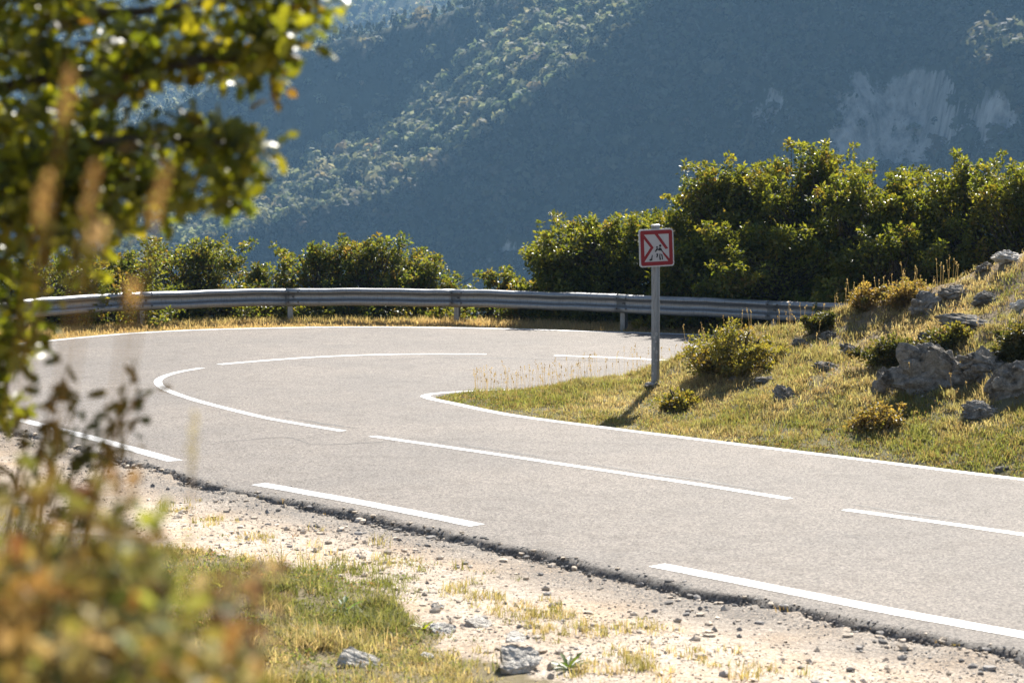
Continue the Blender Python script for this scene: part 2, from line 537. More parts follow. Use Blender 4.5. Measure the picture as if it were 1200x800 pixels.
# centre line
ribbon('centre_line', pxl((650, 416.5), (740, 420), (860, 427)), .2)
ribbon('centre_line', pxl((257, 427), (330, 421), (400, 417), (480, 415), (570, 415)), .2)
ribbon('centre_line', pxl((237, 431), (205, 437), (186, 445), (192, 455), (226, 468), (300, 487), (350, 496.5), (402, 505)), .135)
ribbon('centre_line', pxl((436, 511), (560, 529), (700, 550), (815, 567), (925, 584.5)), .135)
ribbon('centre_line', pxl((990, 597), (1100, 612), (1200, 626.5), (1330, 645)), .135)

def crack(P, w, seed):
    P = resample(np.asarray(P), max(30, int(np.linalg.norm(np.diff(P, axis=0), axis=1).sum() / .05)))
    q = np.arange(len(P)) * .05
    P = offset2(P, (fbm(q * 1.4, q * 0, seed) - .5) * .16 + (fbm(q * 7, q * 0, seed + 3) - .5) * .05)
    ww = w * np.clip(2.2 * (fbm(q * 1.1, q * 0, seed + 9) - .36), .06, 1.)
    L, Rr = offset2(P, ww / 2), offset2(P, -ww / 2)
    k = len(P); i = np.arange(k - 1)
    V = np.concatenate([np.column_stack([L, np.full(k, .003)]), np.column_stack([Rr, np.full(k, .003)])])
    mesh_np('crack', V, np.stack([i, i + k, i + k + 1, i + 1], 1), M['seal'], road)
M['seal'] = flat_mat('crack_filler', (.045, .041, .037), .6)
crack(pxl((300, 483), (402, 500), (436, 506), (560, 524), (700, 545), (815, 562), (925, 580)), .06, 3)
crack(pxl((990, 591), (1100, 606), (1200, 620), (1330, 638)), .06, 13)
crack(pxl((430, 423), (540, 419), (640, 421), (740, 424)), .1, 23)
crack(pxl((880, 634), (960, 622), (1010, 630), (1100, 622)), .022, 33)
crack(pxl((250, 520), (330, 512), (380, 521), (470, 515)), .025, 43)

# ------------------------------------------------------------------ guardrail
def build_guardrail():
    P = catmull([G(*q, .8) for q in ((20, 351.5), (75, 347), (150, 343), (245, 339.8), (340, 338), (436, 338), (533, 339), (630, 341.5), (727, 345), (815, 348.5), (900, 352), (1010, 356.5))]
                + [(10.2, 39.4), (15.5, 35.7)], 12)
    P = np.concatenate([catmull([(-11.6, 36.5), (-11.6, 39.3), P[0]], 8)[:-1], P])
    root = empty('guardrail', (P[60, 0], P[60, 1], 0), 'galvanised steel crash barrier curving round the far side of the hairpin bend', 'guardrail')
    posts_px = [168, 340, 533, 727]
    arc = np.concatenate([[0], np.cumsum(np.linalg.norm(np.diff(P, axis=0), axis=1))])
    col = 600 + FPX * P[:, 0] / P[:, 1]
    pos = [float(np.interp(p, col, arc)) for p in posts_px]
    pos = [pos[0] - 3.9] + pos + [pos[-1] + 3.9, pos[-1] + 7.8, pos[-1] + 11.7]
    prof = [(-.085, .775), (-.07, .80), (-.02, .793), (.03, .772), (.05, .735), (.042, .70), (-.03, .655), (-.045, .60), (-.03, .545), (.04, .50), (.045, .455), (.035, .41), (.0, .385), (-.05, .38)]
    prof = catmull(prof, 3)
    def pt(s): return np.array([np.interp(s, arc, P[:, 0]), np.interp(s, arc, P[:, 1])])
    def tan(s):
        d = pt(s + .05) - pt(s - .05); return d / np.linalg.norm(d)
    cuts = [0] + pos[1:] + [arc[-1]]
    for b in range(len(cuts) - 1):
        s0, s1 = cuts[b] - .12 * (b > 0), cuts[b + 1]
        if s1 - s0 < .4: continue
        ss = np.linspace(s0, s1, max(6, int((s1 - s0) / .3)))
        rowsV = []
        for k_, s_ in enumerate(ss):
            p, t = pt(s_), tan(s_)
            nrm = np.array([t[1], -t[0]])            # towards the road
            lap = .006 * max(0, 1 - (s_ - s0) / .5)  # the lap over the next panel
            sag = .006 * math.sin(s_ * 2.1) + .004 * math.sin(s_ * 5.3 + b)
            for (o_, z_) in prof: rowsV.append((*(p + nrm * (o_ + lap + .6 * sag)), z_ + sag))
        m_ = len(prof); k = len(ss)
        I, J = np.meshgrid(np.arange(k - 1), np.arange(m_ - 1), indexing='ij'); a = (I * m_ + J).ravel()
        ob = mesh_np('beam', rowsV, np.stack([a, a + 1, a + m_ + 1, a + m_], 1), M['galv'], root, smooth=True)
        md = ob.modifiers.new('thickness', 'SOLIDIFY'); md.thickness = .004
        # splice bolts near the start of each panel
        if 0 < b < len(cuts) - 2:
            for ds, zz in ((.06, .72), (.30, .72), (.06, .48), (.30, .48), (.18, .60)):
                p, t = pt(s0 + ds), tan(s0 + ds); nrm = np.array([t[1], -t[0]])
                o_ = .045 if zz != .60 else -.03
                c = np.array([*(p + nrm * (o_ + .002)), zz]); mbb = MB()
                mbb.tube([c, c + np.array([*nrm, 0]) * .016], .022 if zz != .6 else .026, 8)
                mbb.build('bolt', M['bolt'], ob)
            for ds in (.05, .34):
                p = pt(s0 + ds); mbb = MB(); mbb.tube([(*p, .803), (*p, .815)], .02, 8); mbb.build('bolt', M['bolt'], ob)
    for s_ in pos:
        p, t = pt(s_), tan(s_); nrm = np.array([t[1], -t[0]])
        c = p - nrm * .16; rot = math.atan2(t[1], t[0])
        mb = MB()                                     # sigma-shaped post: web and two flanges
        mb.box((*(c), .26), .012, .11, 1.0, rot)
        mb.box((*(c + nrm * .06), .26), .12, .008, 1.0, rot)
        mb.box((*(c - nrm * .06), .26), .12, .008, 1.0, rot)
        mb.build('post', M['galv'], root)
        mb = MB(); mb.box((*(p - nrm * .082), .60), .10, .03, .18, rot); mb.build('spacer', M['galv'], root)
    return P
RAIL = build_guardrail()

# ------------------------------------------------------------------ sign
def build_sign():
    b = on_ground(768, 452, 25, 34)
    b = np.array([b[0], b[1], b[2]])
    s = b[1] / FPX                                   # metres per photo pixel there
    top = at(767, 263, b[1])
    root = empty('road_sign', b, 'square red and white chevron sign with black figures on a grey post in the grass', 'road sign')
    r = .0625
    zt = top[2]
    mb = MB()
    mb.tube([(b[0], b[1], b[2] - .3), (b[0], b[1], b[2] + .02), (b[0] - .003, b[1], b[2] + 1.2), (b[0] - .01, b[1], zt - .03)], [r, r, r, r], 20)
    po = mb.build('post', M['post_grey'], root, smooth=False)
    mb = MB(); mb.tube([(b[0] - .01, b[1], zt - .03), (b[0] - .01, b[1], zt - .004), (b[0] - .01, b[1], zt)], [r + .006, r + .006, r - .005], 20)
    mb.build('post_cap', M['sign_back'], root)
    # scraped marks on the post
    for k in range(9):
        a = -PI / 2 + rng.uniform(-.8, .8); z = b[2] + (.50, .55, .61, .66, .72, .77, .38, .33, .18)[k]
        w, h = rng.uniform(.010, .02), rng.uniform(.02, .05)
        rr = r + .0015
        ps = [(b[0] + rr * math.cos(a + e), b[1] + rr * math.sin(a + e), z + q) for e, q in ((-w / r, 0), (w / r * .6, -h * .2), (w / r, h * .7), (-w / r * .5, h))]
        mb = MB(); mb.add(ps, [(0, 1, 2, 3)]); mb.build('scratch', M['sign_white'], po)
    # footing
    V, F = rock_mesh(.21, .19, .08, 5, 12)
    mesh_np('footing', V + np.array([b[0] + .01, b[1] - .03, b[2] + .0]), F, M['concrete'], root)
    # panel, built in its own plane then turned and tilted
    S = 41.5 * s * 1.03; H = 44.2 * s
    c = at(769, 290.2, b[1]) ; c[1] = b[1] - r - .022
    yaw, roll = math.radians(16), math.radians(2.3)
    def T(u, v, d):      # panel coordinates -> world, v up, d towards the viewer
        u2, v2 = u * math.cos(roll) - v * math.sin(roll), u * math.sin(roll) + v * math.cos(roll)
        return (c[0] + u2 * math.cos(yaw) + d * math.sin(yaw), c[1] + u2 * math.sin(yaw) - d * math.cos(yaw), c[2] + v2)
    def rrect(w, h, r, k=6):
        pts = []
        for cx, cy, a0 in ((w / 2 - r, h / 2 - r, 0), (-w / 2 + r, h / 2 - r, 90), (-w / 2 + r, -h / 2 + r, 180), (w / 2 - r, -h / 2 + r, 270)):
            for i in range(k + 1):
                a = math.radians(a0 + 90 * i / k); pts.append((cx + r * math.cos(a), cy + r * math.sin(a)))
        return pts
    def plate(pts, d0, d1, name, mat, parent, bevel=False):
        k = len(pts)
        me = bpy.data.meshes.new(name)
        V = [T(u, v, d1) for u, v in pts] + [T(u, v, d0) for u, v in pts]
        Fa = [list(range(k)), list(range(2 * k - 1, k - 1, -1))] + [[i, k + i, k + (i + 1) % k, (i + 1) % k] for i in range(k)]
        off = parent_world(parent)
        me.from_pydata([tuple(Vector(v) - off) for v in V], [], Fa); me.materials.append(mat); me.update()
        o = bpy.data.objects.new(name, me); COL.objects.link(o); o.parent = parent; return o
    plate(rrect(S, H, .045), -.022, -.002, 'panel_back', M['sign_back'], root)
    face = plate(rrect(S * .985, H * .985, .045), -.002, .0, 'sign_face', M['sign_white'], root)
    # red border ring
    o_, i_ = rrect(S * .925, H * .925, .03), rrect(S * .925 - .112, H * .925 - .116, .006)
    k = len(o_)
    V = [T(u, v, .002) for u, v in o_] + [T(u, v, .002) for u, v in i_]
    mesh_np('border', V, [(i, (i + 1) % k, k + (i + 1) % k, k + i) for i in range(k)], M['sign_red'], face)
    # chevron bars: crop coordinates of the photograph -> panel
    def q(x, y): return ((x - 367) / 478 * S * .985, (437 - y) / 505 * H * .985)
    def bar(pts, name, mat, d=.0035):
        V = [T(*q(x, y), d) for x, y in pts]
        me = bpy.data.meshes.new(name); off = parent_world(face)
        me.from_pydata([tuple(Vector(v) - off) for v in V], [], [list(range(len(V)))]); me.materials.append(mat); me.update()
        o = bpy.data.objects.new(name, me); COL.objects.link(o); o.parent = face; return o
    bar([(155, 265), (280, 430), (155, 600), (175, 640), (325, 430), (185, 240)], 'chevron', M['sign_red'])
    bar([(325, 225), (490, 460), (530, 450), (372, 225)], 'chevron', M['sign_red'])
    bar([(440, 470), (452, 520), (545, 650), (585, 640)], 'chevron', M['sign_red'])
    # the black figures
    def disc(x, y, rx, ry): return [(x + rx * math.cos(t), y + ry * math.sin(t)) for t in np.linspace(2 * PI, 0, 14)[:-1]]
    fig = [disc(417, 411, 17, 18), disc(371, 428, 13, 14),
           [(336, 488), (352, 492), (372, 470), (392, 462), (384, 446), (362, 446)],
           [(384, 470), (400, 476), (426, 476), (444, 500), (452, 494), (430, 440), (400, 434)],
           [(296, 528), (306, 530), (300, 604), (262, 610), (258, 588), (284, 580)],
           [(358, 516), (386, 514), (380, 548), (368, 572), (356, 566), (364, 540)],
           [(404, 518), (416, 516), (414, 556), (424, 604), (402, 602), (398, 560)],
           [(422, 520), (442, 530), (448, 560), (452, 600), (434, 600), (436, 566)]]
    for f in fig: bar(f, 'figure', M['sign_black'], .005)
    return b

# ------------------------------------------------------------------ rocks
def ico(sub):
    import bmesh
    bm = bmesh.new(); bmesh.ops.create_icosphere(bm, subdivisions=sub, radius=1)
    V = np.array([v.co[:] for v in bm.verts]); F = np.array([[v.index for v in f.verts] for f in bm.faces])
    bm.free(); return V, F
ICO = {k: ico(k) for k in (1, 2, 3, 4, 5)}

def noise3(P, s, seed):
    return (vnoise(P[:, 0] * s + 11.3, P[:, 1] * s + P[:, 2] * s * .7, seed) + vnoise(P[:, 1] * s, P[:, 2] * s - P[:, 0] * s * .6, seed + 5) + vnoise(P[:, 2] * s + 3.7, P[:, 0] * s + P[:, 1] * s * .5, seed + 9)) / 3 - .5

def rock_mesh(sx, sy, sz, seed, cuts=16, sub=5, flat=.8, tiltn=.5, amp=1.):
    r = np.random.default_rng(seed)
    V, F = ICO[sub]; V = V.copy()
    for k in range(cuts):
        nrm = unit(r.normal(size=3) * np.array([1, 1, .8])); d = r.uniform(.52, .86)
        if k == 0: nrm, d = unit(np.array([r.normal() * .15, -tiltn, 1.])), flat
        e = V @ nrm - d
        V = V - np.where(e > 0, e, 0)[:, None] * nrm * .93
    rid = np.abs(noise3(V, 3.1, seed + 4)) * 2
    V += amp * V * (noise3(V, 2.2, seed) * .45 + noise3(V, 6.5, seed + 1) * .3 + noise3(V, 15, seed + 2) * .2 - .30 * np.clip(.22 - rid, 0, 1) / .22)[:, None]
    a = r.uniform(0, .6)
    V = V @ np.array([[math.cos(a), math.sin(a), 0], [-math.sin(a), math.cos(a), 0], [0, 0, 1]])
    V = V * np.array([sx, sy, sz])
    return V, F

def rock(px, py, wpx, hpx, label, seed, mat='rock', tilt=0., deep=.9, group='rocks on the grassy knoll', y0=9., sink=.12, rot=0., flat=.6, tiltn=.5, amp=1.):
    b = on_ground(px, py, y0)
    s = b[1] / FPX
    w, h = wpx * s / 2, hpx * s / 2
    V, F = rock_mesh(w * 1.12, w * deep, max(h * 1.55, .04), seed, flat=flat, tiltn=tiltn, amp=amp)
    if tilt:
        ct, st = math.cos(tilt), math.sin(tilt)
        V = V @ np.array([[ct, 0, st], [0, 1, 0], [-st, 0, ct]])
    if rot:
        ct, st = math.cos(rot), math.sin(rot)
        V = V @ np.array([[ct, st, 0], [-st, ct, 0], [0, 0, 1]])
    c = b + np.array([0, 0, h * sink])
    ROCKS.append((c[0], c[1], w * 1.05, w * deep * .9, h))
    o = mesh_np('rock', V, F, M[mat])
    o.location = [float(v) for v in c]
    return tag(o, label, 'rock', group)

ROCKS = []
SIGN_AT = build_sign()
def off_rocks(x, y, front=.25):
    ok = np.ones(len(x), bool)
    for cx, cy, a, b, h in ROCKS:
        dx, dy = (x - cx) / a, (y - cy) / b
        ok &= dx * dx + dy * dy > .6
        ok &= ~((np.abs(dx) < .6) & (dy < 0) & (y > cy - b - min(front, .35 * h)))
    return ok
hill = [
 (1088, 362, 40, 30, 'pale angular boulder, left one of the group of three high on the knoll', .0),
 (1118, 349, 48, 20, 'lichen-stained flat boulder behind the pale angular one high on the knoll', .1),
 (1155, 356, 42, 16, 'low brownish rock half buried in grass, right one of the group high up', .05),
 (1137, 385, 82, 20, 'long flat sunlit limestone slab across the middle of the knoll', .08),
 (1083, 403, 20, 18, 'small round grey rock at the left end of the long flat slab', 0),
 (1100, 448, 122, 60, 'largest boulder of the knoll, broad grey shaded face below the dark shrubs', .12),
 (1040, 458, 50, 38, 'dark grey rock at the left foot of the largest boulder', .0),
 (1158, 440, 72, 36, 'tilted pale rock right of the largest boulder', .35),
 (1188, 462, 74, 58, 'grey upright boulder cut by the right edge of the picture', .1),
 (1148, 487, 48, 20, 'flat pale rock in the grass below the tilted pale rock', .1),
 (1184, 303, 44, 14, 'white rock ledge on the skyline of the knoll at the far right', .22),
 (1154, 317, 26, 14, 'small brown rock just left of the white skyline ledge', 0),
 (1196, 362, 26, 14, 'small white rock at the right edge above the long flat slab', 0),
 (1002, 416, 46, 13, 'thin slanting limestone strip left of the dark shrubs', .4),
 (970, 432, 34, 10, 'low flat stone just below the thin slanting strip', .1),
 (972, 395, 24, 12, 'small grey stone among dark weeds under the end of the guardrail', .1),
 (939, 407, 20, 13, 'round brown stone in the grass right of the olive bush', 0),
 (898, 447, 28, 8, 'flat pale stone in the grass right of the sign', .1),
 (920, 468, 34, 18, 'slanting pinkish stone in the lower middle of the knoll', .6),
 (860, 446, 14, 7, 'tiny pale stone in the grass nearest the sign on its right', 0),
 (969, 507, 14, 7, 'tiny stone near the road edge below the slanting pinkish stone', 0),
 (1041, 509, 18, 8, 'tiny stone near the road edge below the largest boulder', 0),
 (1172, 553, 22, 7, 'flat pinkish stone beside the white edge line at the lower right of the knoll', 0),
]
for k, (px, py, w, h, lab, tl) in enumerate(hill):
    rock(px, py, w, h, lab, 100 + k * 7, 'rock' if k not in (10, 12) else 'pale_rock', -tl, deep=.75)
fore = [
 (606, 784, 62, 36, 'biggest pale rock with a dark underside on the gravel at the bottom', .0, 0),
 (420, 782, 84, 26, 'long narrow pale rock lying in the green grass at the bottom left', .25, .5),
 (521, 741, 34, 15, 'white flat stone, left one of the pair at the edge of the grass', 0, 0),
 (561, 734, 38, 13, 'white flat stone, right one of the pair at the edge of the grass', 0, 0),
 (603, 750, 30, 11, 'thin white stone on dry tufts above the biggest foreground rock', 0, 0),
 (501, 771, 20, 9, 'small white stone between the long narrow rock and the biggest foreground rock', 0, 0),
 (512, 713, 18, 9, 'small grey stone on gravel just above the white pair', 0, 0),
]
for k, (px, py, w, h, lab, tl, rt) in enumerate(fore):
    rock(px, py, w, h, lab, 300 + k * 11, 'pale_rock', -tl, deep=1.15 if k != 1 else .35, group='rocks on the near roadside', rot=rt, flat=.30, tiltn=.9, sink=.35, amp=.38)

# ------------------------------------------------------------------ leaves
OAK_W = [.06, .30, .22, .46, .30, .44, .24, .0]
def leaves(P, D, N, L, Wd, shape='diamond'):
    """leaf blades: P base, D axis, N normal, L length, Wd width -> V, quads, verts per leaf"""
    n = len(P)
    S = np.cross(D, N)
    L, Wd = np.asarray(L)[:, None], np.asarray(Wd)[:, None]
    if shape == 'diamond':
        mid = P + D * L * .5
        V = np.stack([P, mid + S * Wd * .5 + N * L * .08, P + D * L - N * L * .06, mid - S * Wd * .5 + N * L * .08], 1)
        Q = np.array([[0, 1, 2, 3]])
    else:
        ws = OAK_W; k = len(ws)
        pts = []
        for i, w in enumerate(ws):
            t = i / (k - 1)
            c = P + D * L * t - N * L * (.18 * t * t)
            pts += [c - S * Wd * w + N * Wd * abs(w) * .35, c, c + S * Wd * w + N * Wd * abs(w) * .35]
        V = np.stack(pts, 1)
        Q = []
        for i in range(k - 1):
            b = 3 * i
            Q += [[b, b + 1, b + 4, b + 3], [b + 1, b + 2, b + 5, b + 4]]
        Q = np.array(Q)
    m = V.shape[1]
    Fq = (np.arange(n)[:, None, None] * m + Q[None]).reshape(-1, 4)
    return V.reshape(-1, 3), Fq, m

def leaf_cloud(C, per, rad, L, r, up=.5, flat=.8, out=None):
    """leaves scattered in clumps around the points C"""
    n = len(C) * per
    base = np.repeat(C, per, 0)
    off = r.normal(size=(n, 3)); off = unit(off) * (r.random((n, 1)) ** .5) * np.repeat(np.broadcast_to(rad, (len(C),)), per)[:, None]
    off[:, 2] *= flat
    P = base + off
    D = unit(off * 2. / (np.mean(rad) + 1e-6) + r.normal(size=(n, 3)) * .8 + np.array([0, 0, .15]))
    N = unit(r.normal(size=(n, 3)) * .8 + np.array([0, 0, up * 1.6]))
    N = unit(N - (N * D).sum(1, keepdims=True) * D)
    Ls = L * r.uniform(.65, 1.3, n)
    return P, D, N, Ls

def palette(n, cols, wts, r, var=.25):
    cols = np.array(cols); k = r.choice(len(cols), n, p=np.array(wts) / sum(wts))
    c = cols[k] * r.uniform(1 - var, 1 + var, (n, 1)) * r.uniform(.93, 1.07, (n, 3))
    return c

OAK_PAL = ([(.12, .135, .025), (.17, .175, .04), (.07, .09, .024), (.23, .18, .04), (.19, .11, .045)], [5, 4, 4.5, .9, .5])

def tree(name, base, top, width, seed, label, cat, group=None, pal=OAK_PAL, leafL=.085, nclump=110, per=58, low=.12, lobes=7, depth=.8, clump=.24, dome=False, peaks=6, trunk_r=.055, stems=3, shoots=.35):
    r = np.random.default_rng(seed)
    base = np.array(base, float)
    H = top - base[2]
    root = empty(name, base, label, cat, group)
    # crown envelope: several uneven lobes
    lob = []
    for i in range(lobes):
        h = low + (1 - low) * (i + .5) / lobes
        wide = math.sqrt(max(.12, 1 - ((h - .35) / .68) ** 2))
        for q in range(2):
            a = r.uniform(-.9, .9) + q * PI; rr = r.uniform(.45, .85) * width / 2 * wide
            hq = min(h + r.uniform(-.08, .06), .9)
            lob.append((base + np.array([rr * math.cos(a), rr * depth * math.sin(a), H * hq]), width / 2 * wide * r.uniform(.45, .7), H * r.uniform(.08, .15)))
    lob.append((base + np.array([r.uniform(-.1, .1) * width, 0, H * .87]), width * .15, H * .12))
    C = []
    while len(C) < nclump:
        if dome:
            d = unit(r.normal(size=3)); d[2] = abs(d[2])
            k_ = .72 + .5 * math.sin(d[0] * 3.1 + seed) * math.cos(d[1] * 2.7 + seed * 2)
            C.append(base + d * r.random() ** .4 * np.array([width / 2, width / 2 * depth, H]) * np.clip(k_ + .2, .45, 1.) * .9)
            continue
        c, w, h = lob[r.integers(len(lob))]
        d = unit(r.normal(size=3)) * r.random() ** .36
        p = c + d * np.array([w, w * depth, h])
        if p[2] < base[2] + H * .86: C.append(p)
    rads = list(clump * r.uniform(.45, 1.25, len(C)))
    # leader shoots and side twigs break the outline
    cen = base + np.array([0, 0, H * .45])
    if not dome:
        for k in range(peaks):
            ox = r.uniform(-.42, .42) if k else r.uniform(-.06, .06)
            hp = H * (1 - .55 * abs(ox * 2) ** 1.6) * (r.uniform(.84, 1.) if k else 1.)
            for q in np.arange(.5 * H, hp - .08, clump * .55):
                f = 1 - (q - .5 * H) / max(hp - .5 * H, .1)
                for e in range(2):
                    C.append(base + np.array([ox * width + r.normal() * (.05 + .16 * f) * clump / .28, r.normal() * .25 * depth, q + r.normal() * .04])); rads.append(clump * (.38 + .5 * f) * r.uniform(.7, 1.15))
    for i in range(int(shoots * nclump)):
        p = C[r.integers(nclump)]
        o = (p - cen) / np.array([width / 2, width / 2, H * .5])
        if np.linalg.norm(o) < .62: continue
        d = unit(o * np.array([1, 1, .6]) + np.array([0, 0, .75]) + r.normal(size=3) * .35)
        ln = r.uniform(.8, 2.6) * clump
        for q in range(4):
            C.append(p + d * ln * (q + 1) / 4 + r.normal(size=3) * .05 * clump / .25); rads.append(clump * (.62 - .09 * q) * r.uniform(.7, 1.2))
    C = np.array(C); rads = np.array(rads)
    keep = C[:, 2] < top
    C, rads = C[keep], rads[keep]
    # trunk and limbs
    mb = MB()
    st = []
    for i in range(stems):
        a = r.uniform(0, 2 * PI); tip = base + np.array([math.cos(a) * width * .18, math.sin(a) * width * .15, H * r.uniform(.6, .85)])
        kn = [base + np.array([math.cos(a) * .06, math.sin(a) * .06, -.25])]
        for t in (.25, .5, .75, 1): kn.append(base + (tip - base) * t + r.normal(size=3) * .06 * H * np.array([.5, .5, .15]))
        Pp = catmull(kn, 4); st.append(Pp)
        mb.tube(Pp, np.linspace(trunk_r * r.uniform(.8, 1.1), .012, len(Pp)), 7)
    for c in C[::2]:
        Pp = st[r.integers(len(st))]
        k = np.argmin(np.abs(Pp[:, 2] - (base[2] + (c[2] - base[2]) * .62)))
        s = Pp[k]; mid = (s + c) / 2 + r.normal(size=3) * .08 + np.array([0, 0, -.06])
        mb.tube(catmull([s, mid, c], 4), np.linspace(min(.022, H * .006), .004, 9), 5, cap=False)
    mb.build('trunk', M['bark'], root, smooth=True)
    rad = rads
    P, D, N, Ls = leaf_cloud(C, per, rad, leafL, r)
    V, F, mpl = leaves(P, D, N, Ls, Ls * .62)
    # colour differs from clump to clump and leaf to leaf
    cc = palette(len(C), *pal, r, .2); cl = palette(len(P), *pal, r, .3)
    c = np.repeat(cc, per, 0) * .55 + cl * .45
    mesh_np('crown', V, F, M['leaf'], root, tint=np.repeat(c, mpl, 0))
    return root

G_T = 'trees growing behind the guardrail'
def back_tree(px, py_top, wpx, back, seed, label, low=.1, **kw):
    rc = 600 + FPX * RAIL[:, 0] / RAIL[:, 1]
    k = int(np.argmin(np.abs(rc[12:] - px))) + 12 if px < 1100 else -1
    Y = (RAIL[k, 1] if k >= 0 else 40.6 - (px - 1060) * .0065) + back
    x = (px - 600) * Y / FPX
    top = at(px, py_top, Y)[2]
    z = gz(x, Y)
    return tree('oak_tree', (x, Y, z), top, wpx * Y / FPX, seed, label, 'tree', G_T, low=low, **kw)

right_trees = [
 (668, 288, 74, 2.0, 'low leafy oak bush beside the sign, leftmost of the mass of trees behind it', dict(nclump=70)),
 (722, 250, 110, 2.6, 'rounded yellow-green oak directly left of the road sign panel', dict(nclump=120)),
 (790, 246, 100, 3.2, 'olive oak rising directly behind the red and white sign', dict(nclump=120)),
 (858, 193, 92, 3.0, 'tall oak with a stepped ragged top, first tall crown right of the sign', dict(nclump=140)),
 (938, 165, 118, 3.6, 'tallest dark oak with the highest peak in the row behind the guardrail', dict(nclump=185, lobes=9)),
 (1003, 205, 86, 2.6, 'dark oak filling the dip just right of the tallest peak', dict(nclump=120)),
 (1062, 190, 96, 4.0, 'oak with a slim pointed leader between the dip and the broad crown', dict(nclump=125)),
 (1128, 172, 122, 3.4, 'broad round-topped oak above the white skyline ledge of the knoll', dict(nclump=180, lobes=9)),
 (1196, 184, 104, 3.0, 'broad yellow-green oak cut by the right edge of the picture', dict(nclump=150)),
 (1290, 175, 130, 3.6, 'oak just past the right edge, only its leaf tips showing', dict(nclump=120)),
 (905, 262, 110, 1.8, 'shaded lower oak in front of the tallest dark oak, hugging the guardrail', dict(nclump=110)),
 (1040, 268, 120, 1.9, 'shaded lower oak behind the point where the guardrail meets the knoll', dict(nclump=110)),
 (825, 280, 90, 1.7, 'shaded lower oak beside the sign post on its right, above the guardrail', dict(nclump=90)),
]
for k, (px, py, w, Y, lab, kw) in enumerate(right_trees):
    kw['nclump'] = int(kw['nclump'] * 2.7); back_tree(px, py, w * 1.35, Y, 900 + 13 * k, lab, per=24, clump=.30, leafL=.10, **kw)
left_trees = [
 (60, 304, 120, 2.0, 'leafy bush behind the left end of the guardrail, half hidden by near leaves', dict(nclump=90)),
 (135, 296, 110, 2.4, 'green bush between the half hidden one and the big rounded bush on the left', dict(nclump=90)),
 (215, 278, 130, 2.8, 'biggest rounded green bush behind the left half of the guardrail', dict(nclump=140)),
 (312, 306, 66, 2.6, 'small thin bush right of the biggest rounded bush', dict(nclump=40, clump=.2)),
 (384, 286, 96, 2.6, 'golden-tinged bush left of the dark twiggy oak', dict(nclump=90)),
 (447, 275, 100, 2.4, 'dark twiggy oak with the highest tips in the middle of the guardrail', dict(nclump=110)),
 (504, 306, 56, 2.2, 'short reddish bush right of the dark twiggy oak', dict(nclump=46)),
 (592, 311, 40, 2.2, 'lone slender sapling poking above the middle of the guardrail', dict(nclump=22, clump=.16)),
 (632, 326, 44, 2.0, 'low sapling between the lone slender one and the mass of trees', dict(nclump=24, clump=.16)),
 (270, 345, 130, 1.5, 'low shrub seen under the guardrail below the biggest rounded bush', dict(nclump=50)),
 (420, 347, 130, 1.5, 'low reddish shrub seen under the guardrail below the dark twiggy oak', dict(nclump=50)),
 (110, 348, 130, 1.4, 'low shrub seen under the left end of the guardrail', dict(nclump=50)),
 (560, 352, 120, 1.5, 'low thin shrub seen under the middle of the guardrail', dict(nclump=36)),
]
LPAL = ([(.10, .125, .035), (.15, .16, .045), (.06, .08, .025), (.21, .165, .05), (.20, .10, .045)], [5, 5, 3, 1.6, 1.2])
for k, (px, py, w, Y, lab, kw) in enumerate(left_trees):
    kw['nclump'] = int(kw['nclump'] * 2.6); back_tree(px, py, w * 1.3, Y, 1300 + 17 * k, lab, low=.0, pal=LPAL, per=22, depth=.6, leafL=.095, **dict(dict(clump=.28), **kw))

# bushes on the knoll
def bush(px, py, wpx, hpx, seed, label, pal, leafL=.05, nclump=60, per=50, clump=.12, name='bush', flat=1.):
    b = on_ground(px, py, 18)
    s = b[1] / FPX
    return tree(name, b, b[2] + hpx * s, wpx * s, seed, label, 'shrub', 'shrubs on the grassy knoll', pal=pal, leafL=leafL, nclump=nclump, per=per, low=.1, lobes=6, depth=.8, clump=clump, trunk_r=.012, stems=3, dome=True, shoots=.12)
OLIVE = ([(.15, .14, .05), (.21, .18, .06), (.09, .095, .035), (.20, .13, .05)], [4, 3, 3, 1])
DARK = ([(.05, .058, .022), (.085, .085, .035), (.14, .105, .05)], [4, 3, 1.5])
YEL = ([(.30, .25, .03), (.22, .22, .04), (.14, .16, .03)], [4, 3, 1])
BRN = ([(.20, .14, .07), (.13, .12, .05), (.26, .19, .10)], [3, 3, 2])
bush(868, 432, 165, 60, 41, 'broad olive-green bush at the road edge right of the sign', OLIVE, nclump=150, per=60, clump=.13)
bush(835, 437, 56, 34, 42, 'small low bush at the left foot of the broad olive bush', OLIVE, nclump=40)
bush(1056, 338, 34, 26, 43, 'bright yellow shrub on the skyline of the knoll', YEL, nclump=26)
bush(1062, 354, 84, 26, 44, 'brownish low shrub just below the bright yellow one', BRN, nclump=60)
bush(1052, 428, 74, 38, 45, 'dark green shrub between the thin slanting strip and the largest boulder', DARK, nclump=80)
bush(1100, 417, 66, 34, 46, 'very dark shrub on top of the largest boulder', DARK, nclump=46)
bush(1124, 403, 34, 22, 47, 'small yellowish tuft bush under the long flat slab', OLIVE, nclump=30)
bush(1194, 425, 58, 52, 48, 'dark shrub cut by the right edge above the upright boulder', DARK, nclump=90)
bush(1032, 502, 96, 26, 49, 'dry grey-brown shrub in the grass left of the largest boulder foot', BRN, nclump=56)
bush(965, 385, 40, 20, 50, 'dark weeds growing under the end of the guardrail', DARK, nclump=34)
bush(1014, 362, 34, 26, 51, 'reddish brown dry bush where the guardrail meets the knoll', BRN, nclump=34)
bush(795, 480, 60, 26, 52, 'low yellow-green herb clump in the grass in front of the sign', OLIVE, nclump=44)

